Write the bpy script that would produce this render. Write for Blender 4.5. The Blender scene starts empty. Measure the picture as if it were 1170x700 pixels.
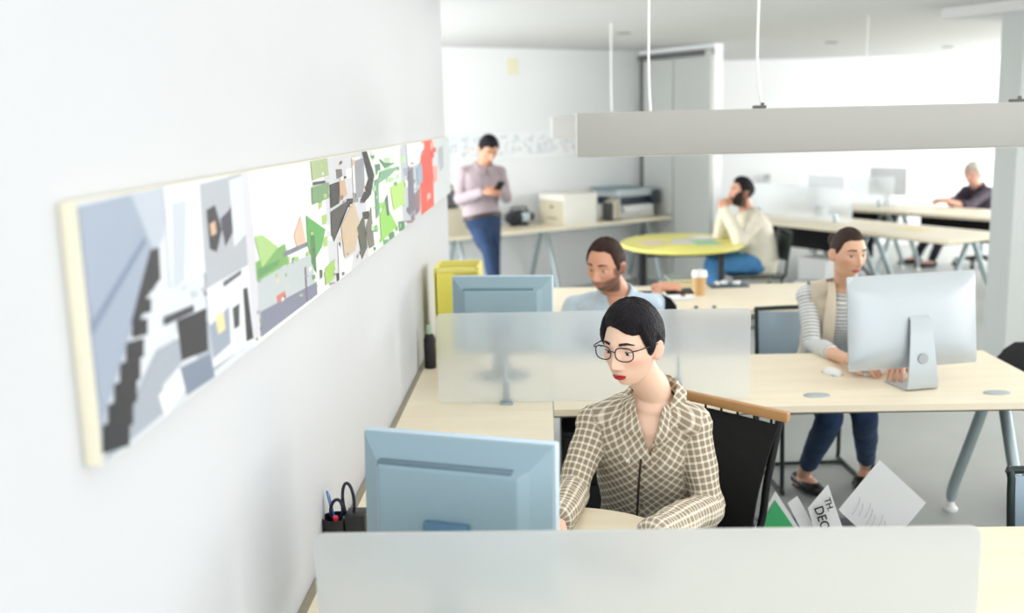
import bpy, bmesh, math, random
import numpy as np
from mathutils import Vector, Matrix, noise as mnoise
random.seed(7)
PI = math.pi
S = bpy.context.scene
COL = S.collection

# ------------------------------------------------------------------ camera
FPX = 1158.27                      # focal length in pixels of the 1170 px wide frame (35.6 mm)
YAW, PITCH, ROLL, EYE = 0.0341411, 0.1810719, -0.0251034, 1.80
cf = Vector((-math.sin(YAW)*math.cos(PITCH), math.cos(YAW)*math.cos(PITCH), -math.sin(PITCH)))
r0 = Vector((math.cos(YAW), math.sin(YAW), 0)); u0 = r0.cross(cf)
cr = math.cos(ROLL)*r0 + math.sin(ROLL)*u0
cu = -math.sin(ROLL)*r0 + math.cos(ROLL)*u0
EYEP = Vector((0, 0, EYE))
cam = bpy.data.cameras.new('camera'); camo = bpy.data.objects.new('camera', cam); COL.objects.link(camo)
camo.matrix_world = Matrix(((cr.x, cu.x, -cf.x, 0), (cr.y, cu.y, -cf.y, 0), (cr.z, cu.z, -cf.z, EYE), (0, 0, 0, 1)))
cam.sensor_width = 36; cam.lens = FPX/1170*36; cam.clip_start = .05
cam.dof.use_dof = True; cam.dof.focus_distance = 2.8; cam.dof.aperture_fstop = 2.0
S.camera = camo

def at(x, y, X=None, Y=None, z=None):
    """the place seen at photo pixel x, y on the plane of known X, Y or z"""
    d = cf + cr*((x-585)/FPX) - cu*((y-350)/FPX)
    if z is not None: t = (z-EYE)/d.z
    elif Y is not None: t = Y/d.y
    else: t = X/d.x
    return EYEP + d*t

# ------------------------------------------------------------------ light
S.view_settings.view_transform = 'Standard'; S.view_settings.look = 'None'
S.view_settings.gamma = 1; S.view_settings.use_curve_mapping = False
S.view_settings.exposure = 0.19
w = bpy.data.worlds.new('world'); S.world = w; w.use_nodes = True
w.node_tree.nodes['Background'].inputs[0].default_value = (.93, .97, 1, 1)
w.node_tree.nodes['Background'].inputs[1].default_value = 1.0

def area(name, loc, rot, sx, sy, power, colr=(1, 1, 1)):
    l = bpy.data.lights.new(name, 'AREA'); l.shape = 'RECTANGLE'; l.size = sx; l.size_y = sy
    l.energy = power; l.color = colr
    o = bpy.data.objects.new(name, l); COL.objects.link(o); o.location = loc; o.rotation_euler = rot
    return o
# daylight through the window bands in the right wall; the other lamps are added fill
area('daylight_right', (8.35, 3.6, 1.5), (0, math.radians(90), 0), 2.0, 10.0, 240, (1, .985, .96))
area('daylight_right_far', (8.35, 11.2, 1.45), (0, math.radians(90), math.radians(8)), 2.0, 5.5, 420, (1, .99, .97))
area('rear_fill', (3.4, -2.35, 1.6), (math.radians(90), 0, 0), 8.0, 1.9, 100, (.95, .98, 1))  # added fill for camera-facing sides, no window is built there
area('overhead_fill', (2.62, 2.6, 2.50), (0, 0, 0), 5.85, 6.8, 112, (1, .995, .98))  # added overhead fill hung below the closed ceiling, no opening above it
area('left_bay_fill', (-2.86, 7.4, 1.4), (0, math.radians(-90), 0), 2.0, 2.6, 150, (.97, .99, 1))  # added lamp to lift back wall and closet doors, solid wall behind it

# ------------------------------------------------------------------ materials
def lin(c):
    out = []
    for v in c[:3]:
        v = v/255
        out.append(v/12.92 if v <= .04045 else ((v+.055)/1.055)**2.4)
    return (*out, 1)
MATS = {}
def mat(name, c, rough=.5, metal=0., var=0., vscale=8., bump=0., bscale=60., spec=.5, coat=0.):
    if name in MATS: return MATS[name]
    m = bpy.data.materials.new(name); m.use_nodes = True; MATS[name] = m
    nt = m.node_tree; b = nt.nodes['Principled BSDF']
    L = lin(c); b.inputs['Base Color'].default_value = L
    b.inputs['Roughness'].default_value = rough; b.inputs['Metallic'].default_value = metal
    b.inputs['Specular IOR Level'].default_value = spec; b.inputs['Coat Weight'].default_value = coat
    tc = nt.nodes.new('ShaderNodeTexCoord')
    if var:
        n = nt.nodes.new('ShaderNodeTexNoise'); n.inputs['Scale'].default_value = vscale; n.inputs['Detail'].default_value = 5
        nt.links.new(tc.outputs['Object'], n.inputs['Vector'])
        r = nt.nodes.new('ShaderNodeMapRange'); r.inputs[1].default_value = .3; r.inputs[2].default_value = .7
        r.inputs[3].default_value = 1-var; r.inputs[4].default_value = 1+var
        nt.links.new(n.outputs['Fac'], r.inputs[0])
        mx = nt.nodes.new('ShaderNodeVectorMath'); mx.operation = 'SCALE'; mx.inputs[0].default_value = L[:3]
        nt.links.new(r.outputs[0], mx.inputs['Scale']); nt.links.new(mx.outputs[0], b.inputs['Base Color'])
    if bump:
        n = nt.nodes.new('ShaderNodeTexNoise'); n.inputs['Scale'].default_value = bscale; n.inputs['Detail'].default_value = 4
        nt.links.new(tc.outputs['Object'], n.inputs['Vector'])
        bp = nt.nodes.new('ShaderNodeBump'); bp.inputs['Strength'].default_value = bump; bp.inputs['Distance'].default_value = .02
        nt.links.new(n.outputs['Fac'], bp.inputs['Height']); nt.links.new(bp.outputs[0], b.inputs['Normal'])
    return m

def wood(name, c, c2, scale=3., rough=.45, stretch=(12, 1, 1)):
    m = mat(name, c, rough); nt = m.node_tree; b = nt.nodes['Principled BSDF']
    tc = nt.nodes.new('ShaderNodeTexCoord'); mp = nt.nodes.new('ShaderNodeMapping'); mp.inputs['Scale'].default_value = stretch
    n = nt.nodes.new('ShaderNodeTexNoise'); n.inputs['Scale'].default_value = scale; n.inputs['Detail'].default_value = 6
    rp = nt.nodes.new('ShaderNodeValToRGB'); rp.color_ramp.elements[0].position = .35; rp.color_ramp.elements[1].position = .65
    rp.color_ramp.elements[0].color = lin(c); rp.color_ramp.elements[1].color = lin(c2)
    nt.links.new(tc.outputs['Object'], mp.inputs[0]); nt.links.new(mp.outputs[0], n.inputs['Vector'])
    nt.links.new(n.outputs['Fac'], rp.inputs[0]); nt.links.new(rp.outputs[0], b.inputs['Base Color'])
    return m

def attr_mat(name, rough=.5, sss=0., bump=0., bscale=200.):
    m = mat(name, (200, 200, 200), rough, bump=bump, bscale=bscale); nt = m.node_tree; b = nt.nodes['Principled BSDF']
    a = nt.nodes.new('ShaderNodeAttribute'); a.attribute_name = 'tint'
    nt.links.new(a.outputs['Color'], b.inputs['Base Color'])
    if sss:
        b.inputs['Subsurface Weight'].default_value = sss; b.inputs['Subsurface Radius'].default_value = (.01, .004, .002)
        b.inputs['Subsurface Scale'].default_value = .6
    return m

def frost(name, tint, clear=.5, rough=.45):
    m = bpy.data.materials.new(name); m.use_nodes = True; MATS[name] = m
    nt = m.node_tree; nt.nodes.clear()
    out = nt.nodes.new('ShaderNodeOutputMaterial')
    rf = nt.nodes.new('ShaderNodeBsdfGlass'); rf.inputs['Roughness'].default_value = rough; rf.inputs['IOR'].default_value = 1.13
    rf.inputs['Color'].default_value = (.97, .99, 1, 1)
    tr = nt.nodes.new('ShaderNodeBsdfTranslucent'); tr.inputs['Color'].default_value = lin(tint)
    df = nt.nodes.new('ShaderNodeBsdfDiffuse'); df.inputs['Color'].default_value = lin(tint)
    a = nt.nodes.new('ShaderNodeMixShader'); a.inputs[0].default_value = .5
    nt.links.new(df.outputs[0], a.inputs[1]); nt.links.new(tr.outputs[0], a.inputs[2])
    b = nt.nodes.new('ShaderNodeMixShader'); b.inputs[0].default_value = clear
    nt.links.new(a.outputs[0], b.inputs[1]); nt.links.new(rf.outputs[0], b.inputs[2])
    nt.links.new(b.outputs[0], out.inputs[0])
    return m

def uv_stripes(name, base, line, pu, pv, wu, wv, rough=.8, second=None):
    """woven check or stripe pattern along the cloth's own UV directions (metres)"""
    m = mat(name, base, rough, bump=.35, bscale=22.); nt = m.node_tree; b = nt.nodes['Principled BSDF']
    uv = nt.nodes.new('ShaderNodeUVMap'); uv.uv_map = 'cloth'
    sp = nt.nodes.new('ShaderNodeSeparateXYZ'); nt.links.new(uv.outputs[0], sp.inputs[0])
    def band(sock, period, width):
        d = nt.nodes.new('ShaderNodeMath'); d.operation = 'DIVIDE'; d.inputs[1].default_value = period; nt.links.new(sock, d.inputs[0])
        p = nt.nodes.new('ShaderNodeMath'); p.operation = 'PINGPONG'; p.inputs[1].default_value = .5; nt.links.new(d.outputs[0], p.inputs[0])
        r = nt.nodes.new('ShaderNodeMapRange'); r.inputs[1].default_value = width*.5-.05; r.inputs[2].default_value = width*.5+.05
        r.inputs[3].default_value = 1; r.inputs[4].default_value = 0
        nt.links.new(p.outputs[0], r.inputs[0]); return r.outputs[0]
    fac = None
    bands = []
    if pu: bands.append(band(sp.outputs['X'], pu, wu))
    if pv: bands.append(band(sp.outputs['Y'], pv, wv))
    fac = bands[0]
    if len(bands) == 2:
        ad = nt.nodes.new('ShaderNodeMath'); ad.operation = 'ADD'
        nt.links.new(bands[0], ad.inputs[0]); nt.links.new(bands[1], ad.inputs[1])
        ml = nt.nodes.new('ShaderNodeMath'); ml.operation = 'MULTIPLY'; ml.inputs[1].default_value = .62; ml.use_clamp = True
        nt.links.new(ad.outputs[0], ml.inputs[0]); fac = ml.outputs[0]
    mx = nt.nodes.new('ShaderNodeMix'); mx.data_type = 'RGBA'
    mx.inputs[6].default_value = lin(base); mx.inputs[7].default_value = lin(line)
    nt.links.new(fac, mx.inputs[0]); nt.links.new(mx.outputs[2], b.inputs['Base Color'])
    return m

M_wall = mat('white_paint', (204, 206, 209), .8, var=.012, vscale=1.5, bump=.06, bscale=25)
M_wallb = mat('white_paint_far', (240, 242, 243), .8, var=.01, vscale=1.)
M_ceil = mat('ceiling_paint', (200, 201, 199), .85, var=.01, vscale=1.)
M_floor = mat('grey_concrete', (172, 176, 172), .5, var=.07, vscale=1.3, bump=.02, bscale=10)
M_greyp = mat('grey_laminate', (186, 189, 185), .5, var=.015, vscale=2)
M_greyd = mat('grey_gap', (95, 97, 95), .6, var=.02)
M_column = mat('column_paint', (176, 180, 177), .7, var=.012, vscale=2)
M_maple = wood('maple_laminate', (240, 229, 205), (235, 223, 197), 2.2, .4, (1, 14, 1))
M_edge = mat('dark_edge_band', (88, 80, 66), .5, var=.05)
M_edgel = mat('cream_edge_band', (226, 215, 188), .45, var=.02)
M_alu = mat('satin_aluminium', (172, 186, 190), .35, .55, var=.03)
M_white = mat('white_plastic', (238, 239, 238), .35, var=.01)
M_silver = mat('anodised_aluminium', (186, 193, 197), .36, .35, var=.01)
M_black = mat('black_plastic', (20, 21, 23), .45, var=.05)
M_blackf = mat('black_fabric', (17, 17, 20), .9, var=.12, vscale=40, bump=.3, bscale=300)
M_darkm = mat('dark_green_steel', (34, 48, 46), .35, .3, var=.03)
M_bluegrey = mat('blue_grey_plastic', (142, 167, 179), .42, var=.012, vscale=5, bump=.04, bscale=400)
M_bluedk = mat('blue_grey_plastic_dark', (100, 124, 136), .5, var=.02)
M_bluelt = mat('pale_blue_plastic', (196, 216, 230), .4, var=.01)
M_screen = mat('dark_screen', (22, 26, 32), .15, var=.02)
M_beam = mat('luminaire_grey', (176, 175, 170), .5, var=.012, vscale=2)
M_beamd = mat('luminaire_diffuser', (225, 225, 220), .5, var=.01)
M_yellow = mat('yellow_laminate', (244, 236, 132), .45, var=.02)
M_yellowb = mat('yellow_plastic', (248, 238, 104), .45, var=.02)
M_oak = wood('oiled_beech', (190, 146, 96), (170, 124, 76), 6, .4, (1, 1, 1))
M_cream = mat('cream_board', (236, 229, 205), .7, var=.02)
M_paper = mat('white_paper', (234, 235, 234), .8, var=.015, vscale=12)
M_card = mat('cardboard', (204, 196, 172), .8, var=.03)
M_green = mat('green_cover', (64, 176, 108), .5, var=.06, vscale=6)
M_frost1 = frost('frosted_glass_near', (224, 226, 225), .40, .5)
M_frost2 = frost('frosted_glass', (252, 254, 255), .74, .37)
M_print = attr_mat('printed_picture', .4)
M_skin = attr_mat('skin', .5, .12, bump=.03, bscale=900)

# ------------------------------------------------------------------ mesh helpers
class MB:
    def __init__(s): s.bm = bmesh.new()
    def box(s, c, size, rot=None, bevel=0., seg=2, taper=None):
        r = bmesh.ops.create_cube(s.bm, size=1); vs = r['verts']
        for v in vs:
            k = 1.
            if taper and v.co.z < 0: k = taper
            v.co = Vector((v.co.x*size[0]*k, v.co.y*size[1]*k, v.co.z*size[2]))
        if bevel:
            es = list({e for v in vs for e in v.link_edges})
            r2 = bmesh.ops.bevel(s.bm, geom=es, offset=bevel, segments=seg, affect='EDGES', profile=.5)
            vs = list({v for f in r2['faces'] for v in f.verts} | {v for v in vs if v.is_valid})
        M = Matrix.Translation(Vector(c)) @ (rot.to_4x4() if rot else Matrix())
        for v in vs: v.co = M @ v.co
        return s
    def tube(s, pts, rad, axis=None, seg=14, caps=True, smooth=0, round_caps=False):
        pts = [Vector(p) for p in pts]
        if not isinstance(rad, (list, tuple)): rad = [rad]*len(pts)
        rad = [(r, r) if not isinstance(r, (list, tuple)) else r for r in rad]
        if smooth and len(pts) > 2:
            P, Rr = [], []
            for i in range(len(pts)-1):
                p0 = pts[max(i-1, 0)]; p1 = pts[i]; p2 = pts[i+1]; p3 = pts[min(i+2, len(pts)-1)]
                for k in range(smooth):
                    t = k/smooth
                    P.append(.5*((2*p1)+(p2-p0)*t+(2*p0-5*p1+4*p2-p3)*t*t+(3*p1-p0-3*p2+p3)*t**3))
                    tt = t*t*(3-2*t)
                    Rr.append(tuple(rad[i][j]*(1-tt)+rad[i+1][j]*tt for j in (0, 1)))
            P.append(pts[-1]); Rr.append(rad[-1]); pts, rad = P, Rr
        if round_caps:
            a = (pts[0]-pts[1]).normalized(); b = (pts[-1]-pts[-2]).normalized()
            pre, prer, post, postr = [], [], [], []
            for k in (3, 2, 1):
                an = k*PI/2/3.4
                rr = rad[0]; m = min(rr)
                pre.append(pts[0]+a*m*math.sin(an)); prer.append((rr[0]*math.cos(an), rr[1]*math.cos(an)))
            for k in (1, 2, 3):
                an = k*PI/2/3.4
                rr = rad[-1]; m = min(rr)
                post.append(pts[-1]+b*m*math.sin(an)); postr.append((rr[0]*math.cos(an), rr[1]*math.cos(an)))
            pts = pre+pts+post; rad = prer+rad+postr
        rings = []; n = len(pts); ux = Vector(axis) if axis is not None else None
        for i in range(n):
            t = (pts[min(i+1, n-1)]-pts[max(i-1, 0)]).normalized()
            if ux is None:
                ux = t.orthogonal()
            e1 = (ux - t*ux.dot(t)).normalized(); e2 = t.cross(e1)
            if axis is None: ux = e1
            ring = []
            for k in range(seg):
                a = 2*PI*k/seg
                ring.append(s.bm.verts.new(pts[i]+e1*math.cos(a)*rad[i][0]+e2*math.sin(a)*rad[i][1]))
            rings.append(ring)
        for i in range(n-1):
            for k in range(seg):
                s.bm.faces.new((rings[i][k], rings[i][(k+1) % seg], rings[i+1][(k+1) % seg], rings[i+1][k]))
        if caps:
            s.bm.faces.new(rings[0][::-1]); s.bm.faces.new(rings[-1])
        return s
    def lathe(s, prof, c=(0, 0, 0), seg=32, sx=1., sy=1.):
        c = Vector(c); rings = []
        for r, z in prof:
            if r < 1e-6: rings.append([s.bm.verts.new(c+Vector((0, 0, z)))])
            else: rings.append([s.bm.verts.new(c+Vector((r*sx*math.cos(2*PI*k/seg), r*sy*math.sin(2*PI*k/seg), z))) for k in range(seg)])
        for a, b in zip(rings, rings[1:]):
            for k in range(seg):
                k2 = (k+1) % seg
                if len(a) == 1 and len(b) == 1: continue
                if len(a) == 1: s.bm.faces.new((a[0], b[k2], b[k]))
                elif len(b) == 1: s.bm.faces.new((a[k], a[k2], b[0]))
                else: s.bm.faces.new((a[k], a[k2], b[k2], b[k]))
        return s
    def prism(s, poly, d, flip=False):
        d = Vector(d); a = [s.bm.verts.new(Vector(p)) for p in poly]; b = [s.bm.verts.new(Vector(p)+d) for p in poly]
        n = len(a); s.bm.faces.new(a[::-1]); s.bm.faces.new(b)
        for i in range(n): s.bm.faces.new((a[i], a[(i+1) % n], b[(i+1) % n], b[i]))
        return s
    def grid(s, rows, thick=0., closed=False):
        vs = [[s.bm.verts.new(Vector(p)) for p in r] for r in rows]
        for a, b in zip(vs, vs[1:]):
            for k in range(len(a)-1): s.bm.faces.new((a[k], a[k+1], b[k+1], b[k]))
        if thick:
            fs = list({f for r in vs for v in r for f in v.link_faces})
            bmesh.ops.recalc_face_normals(s.bm, faces=fs)
            bmesh.ops.solidify(s.bm, geom=fs, thickness=thick)
        return s
    def ball(s, c, r, rot=None, seg=20):
        res = bmesh.ops.create_uvsphere(s.bm, u_segments=seg, v_segments=seg//2+2, radius=1)
        r = (r, r, r) if not isinstance(r, (tuple, list)) else r
        M = Matrix.Translation(Vector(c)) @ (rot.to_4x4() if rot else Matrix()) @ Matrix.Diagonal((*r, 1))
        for v in res['verts']: v.co = M @ v.co
        return s
    def build(s, name, m, parent=None, sm=True, angle=40, local_to=None):
        bmesh.ops.recalc_face_normals(s.bm, faces=s.bm.faces[:])
        if local_to is not None:
            for v in s.bm.verts: v.co -= Vector(local_to)
        me = bpy.data.meshes.new(name); s.bm.to_mesh(me); s.bm.free()
        me.materials.append(m)
        if sm:
            me.polygons.foreach_set('use_smooth', [True]*len(me.polygons))
            try: me.set_sharp_from_angle(angle=math.radians(angle))
            except Exception: pass
        o = bpy.data.objects.new(name, me); COL.objects.link(o)
        if parent: o.parent = parent
        return o

def tag(o, label, cat, group=None, kind=None):
    if label: o['label'] = label
    if cat: o['category'] = cat
    if group: o['group'] = group
    if kind: o['kind'] = kind
    return o
def thing(name, label, cat, loc=(0, 0, 0), rz=0., group=None):
    o = bpy.data.objects.new(name, None); COL.objects.link(o); o.empty_display_size = .1
    o.location = loc; o.rotation_euler = (0, 0, rz)
    return tag(o, label, cat, group)
def struct(name, mb, m, parent=None, sm=False):
    o = mb.build(name, m, parent, sm=sm)
    if parent is None: o['kind'] = 'structure'
    return o
def dup(root, loc, rz, label, group=None):
    r = root.copy(); COL.objects.link(r); r.location = loc; r.rotation_euler = (0, 0, rz); r['label'] = label
    if group: r['group'] = group
    for ch in list(root.children):
        c = ch.copy(); COL.objects.link(c); c.parent = r
        for g in list(ch.children):
            d = g.copy(); COL.objects.link(d); d.parent = c
    return r
def RZ(a): return Matrix.Rotation(a, 3, 'Z')
def RX(a): return Matrix.Rotation(a, 3, 'X')
def RY(a): return Matrix.Rotation(a, 3, 'Y')

# ------------------------------------------------------------------ room
CEIL = 2.52; XW = -.565
UA = math.radians(36); U = Vector((math.cos(UA), math.sin(UA), 0)); V = Vector((-math.sin(UA), math.cos(UA), 0))
struct('floor', MB().box((2.6, 6, -.05), (12, 17.5, .1)), M_floor)
struct('ceiling', MB().box((2.6, 6, CEIL+.05), (12, 17.5, .1)), M_ceil)
WALL_END = 5.93
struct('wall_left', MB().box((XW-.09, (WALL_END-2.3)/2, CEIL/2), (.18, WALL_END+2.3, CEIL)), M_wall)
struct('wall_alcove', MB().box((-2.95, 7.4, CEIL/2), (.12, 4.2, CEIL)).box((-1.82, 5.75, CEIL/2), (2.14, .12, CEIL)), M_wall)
B0 = Vector((-1.21, 9.89, 0)); DD = 2.84
C1 = B0 + U*DD
def slab(p, q, thick, z0, z1):     # wall slab between two floor points, growing to the left of p->q
    p = Vector(p); q = Vector(q); n = (q-p).normalized(); n = Vector((-n.y, n.x, 0))*thick
    a = [Vector((v.x, v.y, z0)) for v in (p, q, q+n, p+n)]
    return MB().prism(a, (0, 0, z1-z0))
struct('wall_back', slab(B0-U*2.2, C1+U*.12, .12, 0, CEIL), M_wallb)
CW = 1.14
C2 = C1 - V*CW
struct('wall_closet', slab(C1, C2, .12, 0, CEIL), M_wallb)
# grey double door set in the closet wall
dr = thing('door_1', None, None); dr['kind'] = 'structure'
n_c = Vector((-U.x, -U.y, 0))
def on_closet(s, d): return C1 - V*s - U*d
def cbox(s0, s1, d0, d1, z0, z1):
    p = [on_closet(s0, d0), on_closet(s1, d0), on_closet(s1, d1), on_closet(s0, d1)]
    return MB().prism([Vector((q.x, q.y, z0)) for q in p], (0, 0, z1-z0))
cbox(.10, .57, .0, .035, .02, 2.40).build('door_leaf', M_greyp, dr, sm=False)
cbox(.58, CW-.09, .0, .035, .02, 2.40).build('door_leaf', M_greyp, dr, sm=False)
cbox(.02, .09, .0, .02, 0, 2.46).build('jamb_and_gap_shade', M_greyd, dr, sm=False)  # dark strip stands in for the shadowed gap beside the leaves
cbox(CW-.085, CW, .0, .05, 0, 2.46).build('jamb_and_gap_shade', M_greyp, dr, sm=False)
cbox(.02, CW, .0, .045, 2.41, 2.47).build('door_head', M_greyd, dr, sm=False)
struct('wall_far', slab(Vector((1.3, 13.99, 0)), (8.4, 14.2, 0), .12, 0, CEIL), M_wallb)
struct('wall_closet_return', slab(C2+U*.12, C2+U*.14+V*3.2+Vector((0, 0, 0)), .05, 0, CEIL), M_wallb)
# right wall with a band of windows
struct('wall_right', MB().box((8.1, 6, .35), (.2, 17, .7)).box((8.1, 6, 2.46), (.2, 17, .12)), M_wall)
for k in range(6):
    y = -1.9+k*3.1
    struct('window_%d' % (k+1), MB().box((8.1, y, 1.55), (.14, .12, 1.7)).box((8.1, y+1.5, 1.55), (.08, .05, 1.7)).box((8.1, y+1.5, .72), (.12, 3, .04)), M_white)
# column
K = at(1157, 250, Y=7.2); K.z = 0
struct('trim_1', MB().prism([K, K+U*.5, K+U*.5+V*.165, K+V*.165], (0, 0, CEIL)), M_column).name = 'trim_1'
struct('trim_2', MB().prism([K+V*.6-U*.05, K+V*.6+U*6, K-V*.2+U*6, K-V*.2-U*.05], (0, 0, .07)), M_ceil).location = (0, 0, CEIL-.071)

# ------------------------------------------------------------------ ceiling fittings
def ceiling_spot(x, y, label):
    p = at(x, y, z=CEIL)
    t = thing('ceiling_spotlight', label, 'light', (p.x, p.y, CEIL), 0, 'recessed ceiling lights')
    MB().lathe([(.0, -.004), (.05, -.004), (.062, -.012), (.07, -.008), (.07, .0), (0, 0)]).build('trim_ring', mat('spot_ring', (150, 150, 148), .4), t)
    MB().lathe([(0, -.006), (.045, -.006), (.045, -.0045), (0, -.0045)]).build('lens', mat('spot_lens', (90, 90, 88), .3), t)
ceiling_spot(950, 48, 'small round ceiling light above the desks, left of the pair by the column')
ceiling_spot(1083, 53, 'small round ceiling light nearest the column top')
ceiling_spot(713, 37, 'small round ceiling light above the back wall desk')

# ------------------------------------------------------------------ hanging luminaires
def luminaire(x0, x1, y0, label, cables, clips, wid=.16):
    z0, z1 = 1.655, 1.823
    t = thing('pendant_luminaire', label, 'lamp', ((x0+x1)/2, y0+wid/2, z0), 0, 'long grey box luminaires')
    L = x1-x0
    MB().box((0, 0, (z1-z0)/2), (L, wid, z1-z0), bevel=.004).build('housing', M_beam, t)
    MB().box((0, 0, -.002), (L-.08, wid-.04, .006)).build('diffuser', M_beamd, t)
    MB().box((-L/2-.003, 0, (z1-z0)/2), (.006, wid-.004, z1-z0-.004), bevel=.002).build('end_cap', M_beamd, t)
    for cx, wig in cables:
        x = cx-(x0+x1)/2
        pts = [(x+wig*.016, 0, z1-z0), (x+wig*.012, 0, z1-z0+.03), (x+wig*.002, 0, z1-z0+.08), (x-wig*.006, 0, z1-z0+.2), (x-wig*.004, 0, z1-z0+.4), (x, 0, CEIL-z0)]
        MB().tube(pts, .0055, seg=8, smooth=6).build('cable', M_white, t)
    for cx in clips:
        x = cx-(x0+x1)/2
        MB().box((x, -.03, z1-z0+.006), (.05, .03, .012), bevel=.003).box((x+.012, -.03, z1-z0+.016), (.012, .012, .014), bevel=.002).build('bracket', M_greyd, t)
luminaire(.135, 4.4, 4.0, 'long grey hanging box luminaire over the desk with the silver computer', [(.42, .3), (.845, 1)], [.845, 1.83])
luminaire(.075, 4.6, 8.0, 'grey hanging box luminaire farther back, only its left end showing', [(.54, .2), (2.5, .2)], [])

# ------------------------------------------------------------------ worktops and desks
TOP = .74; TH = .026
def rounded(poly, r=.05, seg=6):
    out = []; n = len(poly)
    for i in range(n):
        p = Vector(poly[i]); a = Vector(poly[i-1]); b = Vector(poly[(i+1) % n])
        d1 = (a-p).normalized(); d2 = (b-p).normalized()
        rr = min(r, (a-p).length*.45, (b-p).length*.45)
        s = p+d1*rr; e = p+d2*rr
        for k in range(seg+1):
            t = k/seg
            out.append((1-t)**2*s+2*t*(1-t)*p+t*t*e)
    return out
def a_leg(t, x, ya, yb, ytop, z=TOP-TH, r=.024, m=None):
    m = m or M_alu
    for yf, yt in ((ya, ytop-.035), (yb, ytop+.035)):
        sgn = 1 if yf > ytop else -1
        pts = [(x, yt, z-.01), (x, yt+(yf-yt)*.5, z*.55), (x, yf-sgn*.03, .14), (x, yf-sgn*.005, .075), (x, yf, .045)]
        lg = MB().tube(pts, [r, r, r, r*.95, r*.6], seg=16, smooth=5).build('leg', m, t)
        MB().lathe([(0, .0), (.03, 0), (.032, .012), (.02, .024), (.012, .05), (0, .05)], (x, yf, 0), 20).build('foot', M_white, lg)
    MB().box((x, ytop, z-.012), (.05, .16, .02), bevel=.004).build('leg_mount', m, t)
def desk(label, x0, x1, y0, y1, legs=(), grommets=(), poly=None, group='maple topped desks in rows'):
    cx, cy = (x0+x1)/2, (y0+y1)/2
    t = thing('desk', label, 'desk', (cx, cy, 0), 0, group)
    poly = poly or [(x0, y0, 0), (x1, y0, 0), (x1, y1, 0), (x0, y1, 0)]
    poly = [Vector((p[0]-cx, p[1]-cy, TOP-TH)) for p in poly]
    MB().prism(poly, (0, 0, TH)).build('desktop', M_maple, t, sm=False)
    big = [Vector((p.x*1.0015, p.y*1.003, TOP-TH-.004)) for p in poly]
    MB().prism(big, (0, 0, .005)).build('edge_band', M_edge, t, sm=False)
    MB().box((0, .1, TOP-TH-.05), (x1-x0-.3, .04, .06), bevel=.004).build('crossbar', M_alu, t)
    for lx in legs: a_leg(t, lx-cx, y0+.06-cy, y1-.03-cy, 0)
    for gx, gy in grommets:
        g = MB().lathe([(0, .0), (.05, 0), (.05, .004), (.045, .006), (0, .006)], (gx-cx, gy-cy, TOP), 32, 1.0, .55).build('cable_grommet', M_alu, t)
        MB().lathe([(0, .006), (.036, .006), (.036, .0072), (0, .0072)], (gx-cx, gy-cy, TOP), 32, 1.0, .5).build('grommet_lid', M_silver, g)
    return t
XR = 1.945
cv = [(.022, 2.68)]
for k in range(1, 9):
    a = k/9*PI/2
    cv.append((.022+.27*math.sin(a)**1.1, 2.68-.175*(1-math.cos(a))))
poly1 = [(.022, 1.58), (XR, 1.58), (XR, 2.505), (.31, 2.505)] + [(x, y) for x, y in cv[::-1]]
desk('maple desk in the foreground behind the nearest frosted panel', .022, XR, 1.58, 2.505, (.35, 1.8), [(1.2, 1.85)], [(x, y, 0) for x, y in poly1])
g1 = at(933, 452, z=TOP); g2 = at(1139, 449, z=TOP)
desk('maple desk holding the silver computer, white keyboard and mouse', .022, XR, 3.64, 4.48, (.35, 1.83), [(g1.x, g1.y), (g2.x, g2.y)])
desk('maple desk holding the paper coffee cup and notebooks', .022, XR, 5.55, 6.42, (.35, 1.8))
# worktop along the wall
t = thing('wall_worktop', 'long narrow maple worktop running along the white wall', 'worktop', (-.262, 3.35, 0))
MB().box((0, 0, TOP-TH/2), (.56, 3.95, TH)).build('worktop', M_maple, t, sm=False)
MB().box((0, 0, TOP-TH-.002), (.561, 3.953, .004)).build('edge_band', M_edge, t, sm=False)
MB().box((-.291, 0, TOP-.012), (.02, 3.95, .02)).build('gap_shade_strip', mat('gap_shade_taupe', (150, 143, 122), .6, var=.03), t, sm=False)  # taupe colour stands in for shade in the gap at the wall
for yy in (-1.85, -.6, .65, 1.85):
    lg = MB().tube([(.2, yy, TOP-TH-.01), (.2, yy, .02)], .022).build('leg', M_alu, t)
    MB().lathe([(0, 0), (.03, 0), (.03, .015), (.02, .03), (0, .03)], (.2, yy, 0), 18).build('foot', M_white, lg)
    MB().box((-.03, yy, TOP-TH-.03), (.48, .03, .03), bevel=.003).build('bracket', M_alu, t)

# black pedestal under the second desk
t = thing('drawer_pedestal', 'black drawer pedestal under the second desk beside the wall worktop', 'cabinet', (.26, 3.93, 0))
MB().box((0, 0, .34), (.42, .5, .60), bevel=.006).build('body', M_black, t)
for k in range(3):
    d = MB().box((0, -.255, .155+k*.19), (.40, .02, .175), bevel=.004).build('drawer', M_black, t)
    MB().box((0, -.27, .215+k*.19), (.14, .015, .012), bevel=.003).build('handle', M_greyd, d)
for sx in (-.17, .17):
    for sy in (-.2, .2): MB().tube([(sx, sy-.012, .022), (sx, sy+.012, .022)], .022).build('castor', M_black, t)

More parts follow.
